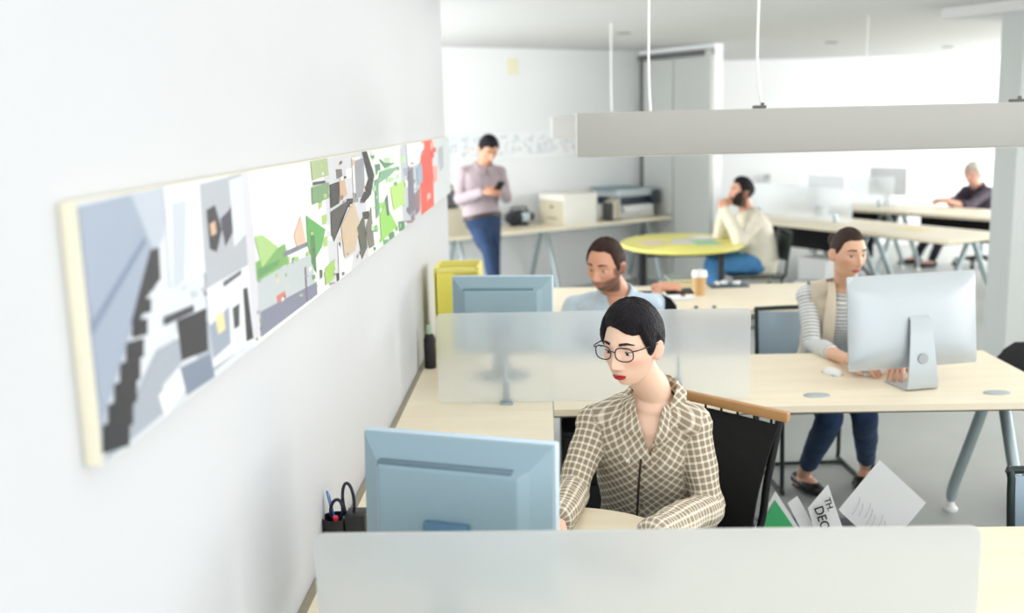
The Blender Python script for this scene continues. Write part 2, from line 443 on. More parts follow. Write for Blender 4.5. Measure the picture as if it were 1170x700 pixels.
# ------------------------------------------------------------------ frosted desk screens
def screen(label, x0, x1, y, z1, m, posts):
    cx = (x0+x1)/2
    t = thing('frosted_screen', label, 'desk screen', (cx, y, TOP), 0, 'frosted glass desk screens')
    w = x1-x0; h = z1-TOP
    poly = rounded([(-w/2, -.004, .006), (w/2, -.004, .006), (w/2, -.004, h), (-w/2, -.004, h)], .022)
    MB().prism(poly, (0, .008, 0)).build('glass_panel', m, t, sm=False)
    for px_ in posts:
        x = px_-cx
        c = MB().box((x, .018, .045), (.028, .02, .09), bevel=.004).box((x, .0, .003), (.05, .06, .006), bevel=.002).build('clamp', M_alu, t)
        MB().tube([(x, .02, .09), (x, .02, .16)], .006).build('clamp_rod', M_alu, c)
    return t
a = at(361, 650, Y=1.70); b = at(1118, 650, Y=1.70); zt = at(740, 605, Y=1.70).z
screen('frosted glass screen in the foreground at the photo bottom', a.x, b.x, 1.70, zt, M_frost1, (a.x+.2, b.x-.2))
a = at(500, 410, Y=3.74); b = at(857, 400, Y=3.74); zt = at(680, 355, Y=3.74).z
SC2 = (a.x, b.x, zt)
screen('frosted glass screen behind the woman in glasses', a.x, b.x, 3.74, zt, M_frost2, (at(578, 420, Y=3.76).x, at(775, 420, Y=3.76).x))

# ------------------------------------------------------------------ the long picture on the left wall
PX = XW+.024
pa = at(88, 235, X=PX); pb = at(121, 528, X=PX)
Y0 = pa.y; Y1 = WALL_END-.02
ZT, ZB = 1.715, 1.405
def pic(x, y):
    p = at(x, y, X=PX+.001); return (p.y, p.z)
t = thing('picture_panel', 'long picture panel of interior collages on the left wall', 'picture', (XW, (Y0+Y1)/2, (ZT+ZB)/2))
yc, zc = (Y0+Y1)/2, (ZT+ZB)/2
ZT = pic(300, (232-.1834*(300-88)))[1]; ZB = pic(300, 528-.771*(300-121))[1]
MB().box((.012, 0, (ZT+ZB)/2-zc), (.022, Y1-Y0, ZT-ZB), bevel=.0015).build('board', M_cream, t)
def C(*c): return lin(c)
PATCH = []
def pp(c, *pts): PATCH.append((c, [pic(*q) for q in pts], 0))
def band(c, xa, xb): # full-height band between pixel columns
    ya = pic(xa, 300)[0]; yb = pic(xb, 300)[0]; PATCH.append((c, [(ya, ZB), (yb, ZB), (yb, ZT), (ya, ZT)], 1))
band((214, 219, 226), 84, 286)                                 # corridor picture
pp((152, 164, 182), (88, 236), (150, 222), (178, 290), (122, 470), (118, 500))
pp((184, 192, 204), (150, 222), (190, 212), (188, 270), (178, 290))
pp((120, 134, 160), (104, 370), (165, 270), (168, 276), (106, 384))
pp((232, 236, 240), (188, 212), (262, 198), (258, 300), (196, 330))
pp((196, 204, 212), (196, 232), (214, 228), (212, 320), (198, 330))
pp((160, 168, 178), (120, 528), (180, 400), (286, 340), (286, 390))
pp((205, 210, 216), (186, 440), (220, 400), (240, 430), (196, 480))
for i in range(9):                                              # dark stepped row
    f = i/8; x = 176-f*46; y = 300+f*196; s = 6+f*15
    pp((34, 34, 40), (x-s*.6, y-s*.5), (x+s*.9, y-s*.9), (x+s*.9, y+s*.7), (x-s*.6, y+s*1.1))
pp((40, 40, 46), (172, 286), (182, 282), (184, 318), (168, 340), (160, 372), (150, 370))
pp((238, 238, 236), (182, 452), (206, 420), (212, 444), (190, 482))
pp((36, 37, 42), (203, 366), (236, 352), (238, 400), (208, 412))
pp((60, 62, 70), (188, 372), (222, 356), (222, 348), (188, 362))
pp((120, 132, 152), (206, 420), (240, 404), (246, 430), (214, 452))
pp((176, 180, 188), (228, 210), (284, 196), (288, 300), (236, 330))
pp((52, 50, 58), (236, 240), (246, 234), (254, 262), (248, 288), (240, 284))
pp((70, 66, 84), (252, 250), (262, 240), (270, 216), (268, 262), (258, 282))
pp((210, 176, 150), (240, 256), (246, 252), (248, 266), (242, 270))
pp((214, 222, 232), (262, 206), (284, 198), (286, 262), (268, 282))
pp((226, 229, 234), (236, 330), (288, 300), (292, 388), (244, 420))
pp((150, 160, 176), (240, 372), (262, 350), (264, 392), (244, 410))
pp((228, 214, 160), (246, 362), (256, 356), (258, 376), (250, 382))
pp((40, 40, 44), (278, 330), (283, 328), (290, 386), (282, 390))
pp((60, 60, 66), (266, 352), (274, 346), (274, 372), (268, 376))
pp((90, 92, 100), (255, 322), (276, 308), (276, 313), (256, 328))
pp((212, 210, 218), (276, 198), (284, 196), (294, 300), (298, 384), (290, 388))
band((244, 245, 242), 284.5, 354)                              # garden picture
pp((188, 196, 198), (294, 318), (356, 290), (362, 336), (298, 366))
pp((128, 130, 150), (298, 356), (362, 322), (363, 336), (299, 385))
pp((120, 172, 96), (292, 300), (326, 278), (330, 300), (294, 322))
pp((170, 204, 130), (291, 270), (300, 268), (318, 282), (300, 306))
pp((96, 150, 96), (294, 308), (320, 296), (318, 303), (295, 318))
pp((236, 190, 168), (336, 268), (344, 246), (350, 276), (340, 284))
pp((120, 128, 140), (324, 288), (352, 276), (352, 281), (324, 294))
pp((214, 120, 110), (316, 338), (326, 332), (327, 340), (317, 346))
pp((120, 96, 120), (348, 306), (350, 304), (352, 344), (350, 344))
band((236, 240, 232), 354, 376.5)
pp((170, 186, 140), (355, 182), (374, 178), (376, 200), (357, 206))
pp((120, 156, 110), (356, 214), (376, 208), (376, 226), (357, 234))
pp((96, 170, 92), (350, 246), (372, 262), (368, 282), (358, 300), (352, 280))
pp((160, 200, 96), (372, 306), (383, 296), (382, 318), (372, 326))
pp((84, 130, 84), (354, 262), (360, 270), (362, 312), (356, 300))
pp((70, 74, 84), (358, 208), (372, 206), (372, 209), (358, 212))
band((208, 209, 214), 376.5, 422)
pp((52, 48, 46), (377, 211), (388, 207), (388, 232), (378, 238))
pp((206, 170, 142), (388, 207), (394, 205), (397, 222), (389, 230))
pp((78, 74, 72), (378, 242), (402, 226), (390, 252), (382, 276), (379, 268))
pp((206, 184, 156), (390, 258), (404, 230), (412, 256), (406, 286), (394, 294))
pp((232, 230, 226), (402, 180), (412, 178), (412, 222), (404, 220))
pp((150, 152, 160), (405, 184), (416, 180), (417, 224), (407, 226))
pp((40, 40, 44), (414, 172), (419, 170), (428, 200), (424, 222), (416, 232), (412, 230), (421, 204))
pp((90, 92, 80), (408, 260), (416, 246), (420, 282), (414, 296))
pp((120, 116, 110), (418, 262), (424, 236), (428, 280), (422, 284))
pp((226, 226, 230), (386, 276), (394, 296), (404, 290), (402, 312), (388, 320))
band((232, 240, 230), 422, 463)
pp((130, 176, 140), (434, 196), (456, 190), (444, 202), (432, 210))
pp((96, 150, 116), (432, 180), (440, 186), (452, 186), (440, 192))
pp((150, 212, 96), (434, 246), (440, 232), (454, 258), (436, 276))
pp((184, 222, 120), (446, 214), (462, 206), (462, 232), (450, 240))
pp((110, 160, 130), (428, 206), (432, 204), (434, 244), (430, 250))
pp((80, 110, 100), (440, 228), (443, 222), (445, 246), (442, 246))
pp((244, 246, 244), (424, 172), (458, 164), (456, 176), (426, 184))
band((196, 200, 208), 463, 484)
pp((120, 116, 130), (466, 196), (472, 190), (474, 240), (468, 246))
pp((230, 234, 238), (464, 164), (482, 160), (480, 186), (466, 192))
pp((150, 120, 124), (474, 222), (480, 214), (480, 240), (475, 246))
pp((150, 176, 200), (476, 192), (482, 186), (483, 208), (477, 212))
band((236, 84, 66), 484, 499)
pp((250, 170, 160), (494, 192), (500, 188), (500, 206), (496, 210))
pp((252, 200, 190), (488, 222), (492, 220), (492, 226), (488, 230))
band((214, 220, 222), 499, 540)
pp((176, 186, 190), (501, 170), (506, 166), (507, 190), (503, 196))
rp = random.Random(11); under = []
for xa, xb, n_, pal in ((292, 352, 46, [(120, 160, 96), (160, 200, 120), (96, 120, 100), (226, 196, 180), (210, 214, 212), (150, 156, 166)]),
                        (354, 376, 26, [(110, 160, 90), (170, 200, 120), (90, 100, 96), (236, 236, 230)]),
                        (378, 420, 40, [(60, 56, 54), (150, 146, 150), (214, 190, 164), (236, 234, 230), (110, 104, 100)]),
                        (424, 462, 46, [(110, 170, 120), (150, 210, 110), (236, 242, 236), (90, 140, 110), (190, 220, 180)]),
                        (464, 483, 22, [(120, 116, 130), (160, 170, 190), (230, 232, 234), (150, 120, 126)]),
                        (486, 498, 10, [(252, 176, 160), (226, 70, 56)]),
                        (190, 284, 60, [(196, 202, 210), (226, 229, 234), (150, 156, 168), (238, 239, 240), (110, 112, 122)])):
    for k in range(n_):
        x = rp.uniform(xa, xb); f = (x-88)/409
        yt = 232-75*f; yb = 540-.745*(x-105)
        lo = .55 if xa == 292 else .04
        y = yt+(yb-yt)*rp.uniform(lo, .94); big = k < n_*.6; wq = rp.uniform(1.2, 4.2)*(1 if big else .5); hq = rp.uniform(1.5, 7)*(1 if big else .5)
        pp(rp.choice(pal), (x-wq, y-hq*rp.uniform(.3, 1)), (x+wq*.8, y-hq), (x+wq, y+hq*rp.uniform(.2, 1)), (x-wq*.7, y+hq))
        if big or xa < 280: under.append(PATCH.pop())
PATCH = [p_ for p_ in PATCH if p_[2]]+[(*p_[:2], 0) for p_ in under]+[p_ for p_ in PATCH if not p_[2]]
bm = bmesh.new(); tl = bm.loops.layers.float_color.new('tint')
for i, (c, pts, _b) in enumerate(PATCH):
    q = [(min(max(y, Y0+.001), Y1-.001), min(max(z, ZB+.001), ZT-.001)) for y, z in pts]
    vs = [bm.verts.new((.0232+.000006*i, y-yc, z-zc)) for y, z in q]
    try: f = bm.faces.new(vs)
    except ValueError: continue
    for l in f.loops: l[tl] = lin(c)
bmesh.ops.triangulate(bm, faces=bm.faces[:])
for f in bm.faces:
    f.normal_update()
    if f.normal.x < 0: f.normal_flip()
me = bpy.data.meshes.new('print'); bm.to_mesh(me); bm.free(); me.materials.append(M_print)
o = bpy.data.objects.new('print', me); COL.objects.link(o); o.parent = t

# ------------------------------------------------------------------ things on the near worktops
def lcd(label, loc, rz, tilt=-.06):
    t = thing('computer_monitor', label, 'computer monitor', loc, rz, 'blue grey monitors seen from behind')
    W, H, zb = .43, .335, .086
    R = RX(tilt)
    o = Vector((0, 0, zb))
    def P(x, y, z): return o + R @ Vector((x, y, z))
    # bezel (screen side away from the camera is +y)
    MB().box(P(0, .012, H/2), (W, .026, H), R, bevel=.006).build('bezel', M_bluelt, t)
    MB().box(P(0, .0265, H/2), (W-.04, .002, H-.04), R).build('screen', M_screen, t)
    # back shell: outer rectangle, two slopes, flat centre
    rings = [(W/2-.004, .004, H-.004, -.001), (W/2-.006, .006, H-.006, -.010), (W/2-.045, .03, H-.05, -.040), (W/2-.062, .036, H-.058, -.060), (W/2-.066, .038, H-.064, -.062)]
    b = MB(); prev = None
    for hx, z0, z1, y in rings:
        cur = [b.bm.verts.new(P(x, y, z)) for x, z in ((-hx, z0), (hx, z0), (hx, z1), (-hx, z1))]
        if prev:
            for k in range(4): b.bm.faces.new((prev[k], prev[(k+1) % 4], cur[(k+1) % 4], cur[k]))
        prev = cur
    b.bm.faces.new(prev)
    sh = b.build('back_shell', M_bluegrey, t, angle=12)
    g = MB().box(P(-.01, -.048, H-.056), (W-.135, .02, .014), R, bevel=.002)
    g.build('vent_slot', M_bluedk, sh)
    MB().box(P(0, -.066, .125), (.10, .02, .09), R, bevel=.006).build('hinge_cover', mat('steel_blue', (84, 122, 150), .4), t)
    MB().tube([(0, -.07, .015), (0, -.075, .10), P(0, -.07, .10)], [(.035, .014)]*3, axis=(1, 0, 0), seg=16).build('neck', M_bluedk, t)
    MB().lathe([(0, 0), (.115, 0), (.115, .006), (.10, .014), (.03, .02), (0, .02)], (0, -.04, 0), 40, 1, .85).build('base', M_bluedk, t)
    return t
m1 = at(529, 560, Y=2.03)
lcd('blue grey monitor in the foreground facing the woman in glasses', (m1.x-.012, 2.0, TOP), math.radians(-17), -.05)
m2 = at(573, 340, Y=4.15)
lcd('blue grey monitor behind second frosted screen, facing the man in the blue shirt', (m2.x, 4.2, TOP), math.radians(-5), -.05)

# keyboard in front of the woman with glasses
def keyboard(label, loc, rz, m, w=.43, d=.14, group=None):
    t = thing('keyboard', label, 'keyboard', loc, rz, group)
    MB().box((0, 0, .007), (w, d, .012), bevel=.003).build('case', m, t)
    k = MB()
    for r in range(5):
        for c in range(int(w/.021)-1): k.box((-w/2+.02+c*.0208, -d/2+.02+r*.0245, .015), (.016, .019, .006))
    k.build('keys', m, t, sm=False)
    return t
keyboard('dark keyboard under the hands of the woman in glasses', (.07, 2.36, TOP), math.radians(-28), M_black)

# pen cup with scissors
pc = at(392, 600, Y=2.38)
PCX, PCY = pc.x+.005, 2.38
t = thing('pen_cup', 'black two-part pen cup beside the white wall in the foreground', 'pen cup', (PCX, PCY, TOP))
MB().lathe([(0, 0), (.034, 0), (.036, .10), (.033, .10), (.031, .006), (0, .006)], (-.022, 0, 0), 28).build('round_cup', M_black, t)
MB().box((.030, 0, .0565), (.05, .06, .113), bevel=.004).build('square_cup', M_black, t)
t = thing('scissors', 'pair of scissors with navy loop handles standing in the black pen cup', 'scissors', (PCX, PCY, TOP))
M_navy = mat('navy_plastic', (22, 26, 52), .3)
def loop(cx, cz, rx, rz_, y, tilt):
    return [(cx+rx*math.cos(a)*math.cos(tilt)-rz_*math.sin(a)*math.sin(tilt), y, cz+rx*math.cos(a)*math.sin(tilt)+rz_*math.sin(a)*math.cos(tilt)) for a in [k/24*2*PI for k in range(25)]]
MB().tube(loop(.012, .142, .014, .045, .0, .05), .0042, axis=(0, 1, 0), seg=10, caps=False).build('handle', M_navy, t)
MB().tube(loop(-.018, .118, .015, .028, -.004, -.12), .0042, axis=(0, 1, 0), seg=10, caps=False).build('handle', M_navy, t)
MB().prism([(-.012, -.003, .10), (.008, -.003, .10), (-.018, -.003, .02)], (0, .004, 0)).build('blades', M_alu, t)
t = thing('ballpoint_pen', 'bright blue pen leaning in the black pen cup', 'pen', (PCX-.028, PCY, TOP))
MB().tube([(0.012, .01, .02), (-.012, .012, .15), (-.0155, .012, .163)], [.004, .0042, .002]).build('barrel', mat('blue_pen', (44, 128, 220), .3), t)
MB().tube([(-.007, .006, .125), (-.012, .006, .158)], .0016).build('clip', M_alu, t)
t = thing('marker', 'short red marker in the black pen cup', 'pen', (PCX-.02, PCY-.018, TOP))
MB().tube([(0, .006, .012), (.002, -.004, .105)], .006).build('barrel', mat('red_plastic', (216, 50, 70), .35), t)
MB().tube([(.0005, .004, .05), (.0021, -.0043, .109)], .0066).build('cap', mat('red_plastic', (216, 50, 70), .35), t)
t = thing('charging_cable', 'thin dark cable lying between the pen cup and the blue grey monitor', 'cable', (PCX, PCY, TOP))
MB().tube([(.058, -.01, .108), (.075, -.012, .11), (.09, 0, .09), (.10, .02, .04), (.12, .05, .004), (.2, .08, .004)], .003, smooth=6, seg=8).build('cord', M_cream, t)
MB().box((.068, -.011, .110), (.018, .008, .008), bevel=.002).build('plug', M_black, t)

# bottle at the wall end of the second screen
bp = at(492, 420, z=TOP)
t = thing('spray_bottle', 'small black bottle with pale green cap between the wall and second frosted screen', 'bottle', (bp.x, bp.y, TOP))
MB().lathe([(0, 0), (.024, 0), (.026, .006), (.026, .13), (.018, .15), (.012, .155), (0, .155)]).build('body', M_black, t)
MB().lathe([(.0, .152), (.013, .152), (.013, .185), (.010, .192), (0, .192)]).build('cap', mat('pale_green', (170, 196, 170), .4), t)

# yellow open box
a = at(497, 358, Y=4.55); b = at(547, 305, Y=4.55)
yx0, yx1, yz1 = a.x, b.x, at(520, 306, Y=4.55).z
t = thing('storage_box', 'open yellow document box beside the second blue grey monitor', 'box', ((yx0+yx1)/2, 4.68, TOP), math.radians(0))
w_, h_ = yx1-yx0, yz1-TOP
MB().box((-w_/2+.006, 0, h_/2), (.012, .26, h_)).box((w_/2-.006, 0, h_/2), (.012, .26, h_)).box((0, .124, h_/2), (w_-.02, .012, h_)).box((0, 0, .006), (w_-.02, .258, .012)).box((0, -.1235, h_-.009), (w_-.02, .013, .018)).build('shell', M_yellow, t, sm=False)
MB().box((-w_/2+.048, -.1245, h_/2-.010), (.084, .011, h_-.02)).build('front_flap', M_yellowb, t, sm=False)
t2 = thing('ring_binder', 'cream ring binder standing inside the yellow box', 'binder', ((yx0+yx1)/2+.042, 4.66, TOP+.013))
MB().box((0, 0, .155), (.085, .2, .31), bevel=.004).build('cover', M_paper, t2)
MB().box((0, -.101, .2), (.04, .002, .12)).build('spine_label', M_cream, t2)

# silver all-in-one computer, keyboard, mouse
ib = at(1054, 446, z=TOP)
RI = math.radians(13)
t = thing('desktop_computer', 'silver all-in-one computer with a slim metal stand, seen from behind', 'computer', (ib.x, ib.y, TOP), RI)
W, H, zb = .548, .362, .078
rows = []
tl_ = -.07
for j in range(13):
    v = j/12; row = []
    for i in range(17):
        u = i/16
        ex = abs(2*u-1)**5; ez = abs(2*v-1)**5
        d = .042*(1-max(ex, ez))**.75*(1-.25*(abs(2*u-1)**2+abs(2*v-1)**2)/2)
        x = (u-.5)*W; z = zb+v*H
        qx, qz = max(0, abs(x)-(W/2-.014)), max(0, abs(z-zb-H/2)-(H/2-.014)); ql = math.hypot(qx, qz)
        if ql > .0135: x -= math.copysign(qx*(1-.0135/ql), x); z -= math.copysign(qz*(1-.0135/ql), z-zb-H/2)
        row.append((x, .085-d+tl_*(v-.5)*-1*.6, z))
    rows.append(row)
MB().grid(rows).build('back_shell', M_silver, t, angle=80)
rr = rounded([(-W/2, 0, 0), (W/2, 0, 0), (W/2, 0, H), (-W/2, 0, H)], .012)
sl = .6*.07
MB().prism([Vector((p.x, .085+(p.z/H-.5)*sl, p.z+zb)) for p in rr], (0, .008, 0)).build('front_panel', M_silver, t, sm=False)
MB().prism([Vector((x, .094+(z/H-.5)*sl, z+zb)) for x, z in ((-W/2+.015, .075), (W/2-.015, .075), (W/2-.015, H-.012), (-W/2+.015, H-.012))], (0, .001, 0)).build('screen', M_screen, t, sm=False)
st = MB()
prof = [(.045, .285, .042), (.030, .27, .044), (.016, .20, .05), (.004, .10, .057), (-.003, .03, .064), (0, .008, .067), (.012, .002, .068), (.06, .002, .068), (.15, .002, .068)]
outer = [[(-hw, y, z), (-hw*.5, y, z), (0, y, z), (hw*.5, y, z), (hw, y, z)] for y, z, hw in prof]
st.grid(outer, thick=.006).build('stand', M_silver, t, angle=50)
MB().lathe([(0, 0), (.021, 0), (.0205, .0012), (0, .0012)], (0, 0, 0), 32).build('cable_hole', mat('hole_grey', (168, 170, 174), .5), t).matrix_local = Matrix.Translation((0, .0035, .125)) @ Matrix.Rotation(math.radians(90-4), 4, 'X')
kb = at(1011, 428, z=TOP)
keyboard('thin white keyboard beside the silver computer stand', (kb.x+.05, kb.y+.06, TOP), math.radians(8), M_white, .30, .115)
mp = at(951, 427, z=TOP)
t = thing('computer_mouse', 'white computer mouse on the desk left of the white keyboard', 'mouse', (mp.x, mp.y, TOP), math.radians(20))
MB().ball((0, 0, .006), (.03, .052, .022)).build('shell', M_white, t)
MB().box((0, -.0, .0035), (.05, .085, .005), bevel=.002).build('base', M_silver, t)

# paper cup, notebooks, papers on the third desk
cp = at(799, 337, z=TOP)
t = thing('paper_cup', 'takeaway paper coffee cup with white lid on the third desk', 'cup', (cp.x, cp.y, TOP))
MB().lathe([(0, 0), (.031, 0), (.043, .118), (.0, .118)]).build('cup', mat('kraft_cup', (206, 168, 116), .7, var=.03), t)
MB().lathe([(.0455, .112), (.047, .120), (.045, .128), (.043, .146), (.038, .152), (.0, .150)]).build('lid', M_white, t)
nb = at(783, 333, z=TOP)
NBY = nb.y+.10
def notebook(label, dx, dy, z, sx, sy, h, rz, m):
    t = thing('notebook', label, 'notebook', (nb.x+dx, NBY+dy, z), rz, 'notebooks stacked beside the coffee cup')
    MB().box((0, 0, h/2), (sx-.006, sy-.006, h-.006)).build('pages', M_cream, t, sm=False)
    MB().box((0, 0, h-.0015), (sx, sy, .003)).box((0, 0, .0015), (sx, sy, .003)).box((-sx/2+.0015, 0, h/2), (.003, sy, h)).build('cover', m, t, sm=False)
    return t
notebook('thick cream notebook at the bottom of the stack beside the coffee cup', 0, 0, TOP, .19, .24, .035, .1, mat('pale_cover', (226, 214, 190), .6))
notebook('yellow green notebook in the middle of the stack beside the coffee cup', .005, 0, TOP+.0355, .18, .23, .022, -.05, mat('olive_cover', (214, 200, 110), .6))
notebook('grey green notebook on top of the stack beside the coffee cup', -.01, .01, TOP+.058, .17, .22, .02, .12, mat('grey_cover', (128, 138, 128), .6))
tb = at(770, 341, z=TOP)
t = thing('paper_sheets', 'white paper sheets lying in front of the notebook stack', 'paper', (tb.x, tb.y, TOP), .15)
for k in range(3): MB().box((.004*k, .003*k, .002+.004*k), (.21, .17, .003), RZ(.04*k)).build('sheet', M_paper, t, sm=False)
ty = at(832, 327, z=TOP)
t = thing('pencil_tray', 'dark desk tray with white bits right of the coffee cup', 'tray', (ty.x, ty.y, TOP), .1)
MB().box((0, 0, .006), (.24, .12, .012), bevel=.004).build('tray', mat('slate_plastic', (70, 84, 96), .5, var=.05), t)
for k, (dx, dy, s) in enumerate([(-.07, .0, .03), (-.02, .02, .026), (.05, -.01, .034)]):
    MB().box((dx, dy, .012+.011), (s, .04, .022), RZ(.5*k), bevel=.005).build('eraser', M_white, t)
for k, xx in enumerate((770, 795, 816)):
    q = at(xx, 351, z=TOP+.004)
    t = thing('cable_clip', ['small dark cable clip at the left of the third desk edge', 'middle small dark cable clip on the third desk edge', 'rightmost small dark cable clip on the third desk edge'][k], 'clip', (q.x, 5.62, TOP), 0, 'cable clips along the third desk')
    MB().box((0, 0, .005), (.022, .016, .01), bevel=.003).build('clip_body', M_greyd, t)
    MB().tube([(-.008, 0, .0115), (.008, 0, .0115)], .003, seg=8).build('clip_slot', M_black, t)

# ------------------------------------------------------------------ chairs
def sling_chair(label, loc, rz, group='black sling chairs with a wooden top bar'):
    t = thing('sling_chair', label, 'chair', loc, rz, group)
    bz, by = .915, .235
    MB().box((0, by, bz), (.60, .022, .032), bevel=.006).build('top_bar', M_oak, t)
    rows = []
    for j in range(15):
        v = j/14
        if v < .6:
            q = v/.6; z = bz-.03-(bz-.03-.47)*q; y = by-.02*q-.03*math.sin(q*PI); hw = .268-.078*q
        else:
            q = (v-.6)/.4; z = .47+.0*q-.03*math.sin(q*PI); y = by-.02-.44*q; hw = .190+.02*q
        rows.append([((i/12*2-1)*hw, y+.012*(1-(i/12*2-1)**2)*(1 if v < .6 else 0), z-(.012*(1-(i/12*2-1)**2) if v >= .6 else 0)) for i in range(13)])
    MB().grid(rows, thick=.006).build('sling', M_blackf, t, angle=60)
    for s in (-1, 1):
        MB().tube([(s*.262, by+.012, bz-.01), (s*.230, by+.002, .7), (s*.186, by-.012, .45), (s*.205, -.25, .0)], .012, smooth=5).build('leg', M_black, t)
        MB().tube([(s*.215, -.24, .46), (s*.222, by-.05, .455), (s*.235, by+.06, .0)], .012, smooth=5).build('leg', M_black, t)
    MB().tube([(-.215, -.235, .452), (.215, -.235, .452)], .011).build('seat_rail', M_black, t)
    MB().tube([(-.235, by+.03, .22), (.235, by+.03, .22)], .009).build('stretcher', M_black, t)
    for k in range(5): pass
    c = MB()
    for k in range(9): c.tube([(-.24+k*.06, by, bz-.01), (-.24+k*.06, by+.001, bz-.035)], .004, seg=8)
    c.build('lacing', M_blackf, t)
    return t
M_shell = mat('blue_grey_shell', (150, 170, 184), .3, .1, var=.03)
def visitor_chair(label, loc, rz, group='grey visitor chairs with sled frames', M_shell=M_shell):
    t = thing('visitor_chair', label, 'chair', loc, rz, group)
    rows = []
    for j in range(9):
        v = j/8; z = .575+.225*v; hw = .205-.012*v**3*0
        rows.append([((i/12*2-1)*hw, .245+.03*v-.035*(1-(i/12*2-1)**2), z) for i in range(13)])
    MB().grid(rows, thick=.008).build('backrest', M_shell, t, angle=60)
    fr = [(-.215, .232, .45), (-.216, .242, .56), (-.212, .274, .79), (-.19, .279, .812), (.19, .279, .812), (.212, .274, .79), (.216, .242, .56), (.215, .232, .45)]
    MB().tube(fr, .0115, smooth=4, seg=10).build('back_frame', M_darkm, t)
    rows = [[((i/12*2-1)*.21, -.22+.44*j/8, .452+.012*((i/12*2-1)**2)-.018*max(0, .3-j/8)) for i in range(13)] for j in range(9)]
    MB().grid(rows, thick=.010).build('seat', M_shell, t, angle=60)
    for s in (-1, 1):
        MB().tube([(s*.215, .232, .445), (s*.215, .2, .40), (s*.222, .225, .05), (s*.222, .20, .012), (s*.222, -.22, .012), (s*.222, -.245, .05), (s*.215, -.20, .40), (s*.213, -.18, .435), (s*.213, .22, .435)], .011, smooth=4, seg=10).build('sled_frame', M_darkm, t)
    MB().tube([(-.222, .15, .014), (.222, .15, .014)], .010, seg=10).build('stretcher', M_darkm, t)
    MB().tube([(-.218, .2, .27), (.218, .2, .27)], .009, seg=10).build('stretcher', M_darkm, t)
    return t
def swivel_chair(label, loc, rz, group='black swivel chairs', low=0.):
    t = thing('swivel_chair', label, 'chair', loc, rz, group)
    rows = []
    for j in range(11):
        v = j/10; z = .56-low*.5+(.36-low)*v; hw = .215*(1-.55*max(0, (v-.7)/.3)**3)*(1-.25*max(0, (.2-v)/.2)**2)
        rows.append([((i/12*2-1)*hw, .235+.05*v-.03*(1-(i/12*2-1)**2)-.02*math.sin(v*PI), z) for i in range(13)])
    MB().grid(rows, thick=.035).build('backrest', M_blackf, t, angle=60)
    rows = [[((i/12*2-1)*.23*(1-.2*(abs(j/10*2-1))**4), -.23+.46*j/10, .475-.012*(1-(i/12*2-1)**2)-.02*max(0, .2-j/10)*3) for i in range(13)] for j in range(11)]
    MB().grid(rows, thick=-.05).build('seat', M_blackf, t, angle=60)
    MB().tube([(0, .05, .41), (0, .25, .42), (0, .29, .5), (0, .275, .62)], [(.03, .012)]*4, axis=(1, 0, 0), smooth=4).build('back_support', M_black, t)
    MB().tube([(0, 0, .10), (0, 0, .44)], .025).build('gas_column', M_alu, t)
    for k in range(5):
        a = k*2*PI/5+.3
        lg = MB().tube([(0, 0, .11), (.28*math.cos(a), .28*math.sin(a), .07)], [.03, .016]).build('base_arm', M_black, t)
        MB().ball((.28*math.cos(a), .28*math.sin(a), .028), (.028, .028, .028), seg=14).build('castor', M_black, lg)
    return t
CH1 = (.335, 2.965)
sling_chair('black sling chair with wooden top bar under the woman in glasses', (*CH1, 0), math.radians(-45))
visitor_chair('blue grey visitor chair under the woman in the striped top', (1.32, 4.93, 0), math.radians(4))
vr = at(1156, 560, Y=2.72)
visitor_chair('blue grey visitor chair at the right photo edge beside the foreground desk', (vr.x+.225, 2.46, 0), math.radians(3))
sw = at(1172, 420, Y=4.7)
swivel_chair('black swivel chair beside the column at the right photo edge', (sw.x+.12, 4.42, 0), math.radians(25), low=.12)
swivel_chair('black swivel chair behind the man in the blue shirt', (.40, 4.93, 0), math.radians(-14))

# ------------------------------------------------------------------ crate of papers behind the foreground desk
CY = 3.30
cl = at(872, 610, Y=CY); crr = at(1046, 610, Y=CY)
t = thing('paper_crate', 'open grey crate of upright papers behind the foreground desk', 'crate', ((cl.x+crr.x)/2, CY+.02, 0))
cw = crr.x-cl.x
M_crate = mat('crate_grey', (120, 124, 130), .6, var=.04)
MB().box((0, -.15, .19), (cw, .012, .37)).box((0, .15, .19), (cw, .012, .37)).box((-cw/2, 0, .19), (.012, .312, .37)).box((cw/2, 0, .19), (.012, .312, .37)).build('walls', M_crate, t, sm=False)
MB().box((0, 0, .008), (cw, .3, .014)).build('bottom', M_crate, t, sm=False)
MB().tube([(-cw/2-.004, -.158, .372), (cw/2+.004, -.158, .372), (cw/2+.004, .158, .372), (-cw/2-.004, .158, .372), (-cw/2-.004, -.158, .372)], .008, seg=8, caps=False).build('rim', M_crate, t)
def sheet(name, label, cat, Y, pix, m, lean=.0, bend=0., th=.0015, group='papers standing in the crate'):
    """pix: four photo corners (top, right, bottom, left) of a sheet standing at depth Y"""
    q = [at(x, y, Y=Y) for x, y in pix]
    for p, l in zip(q, (0, .5, 1, .5)): p.y -= lean*(1-l)
    t = thing(name, label, cat, (sum(p.x for p in q)/4, Y, q[2].z), 0, group)
    base = Vector(t.location)
    n = (q[1]-q[0]).cross(q[3]-q[0]).normalized()
    rows = []
    for j in range(9):
        row = []
        for i in range(9):
            u, v = i/8, j/8
            p = (q[0]*(1-u)+q[1]*u)*(1-v)+(q[3]*(1-u)+q[2]*u)*v
            row.append(p+n*bend*math.sin(u*PI)*1.0-base)
        rows.append(row)
    MB().grid(rows, thick=th).build('sheet', m, t, angle=60)
    return t, q, base
g, q, base = sheet('booklet', 'green booklet with white border standing in the crate', 'booklet', 3.24, [(886, 561), (922, 617), (890, 640), (854, 618)], M_paper, th=.004)
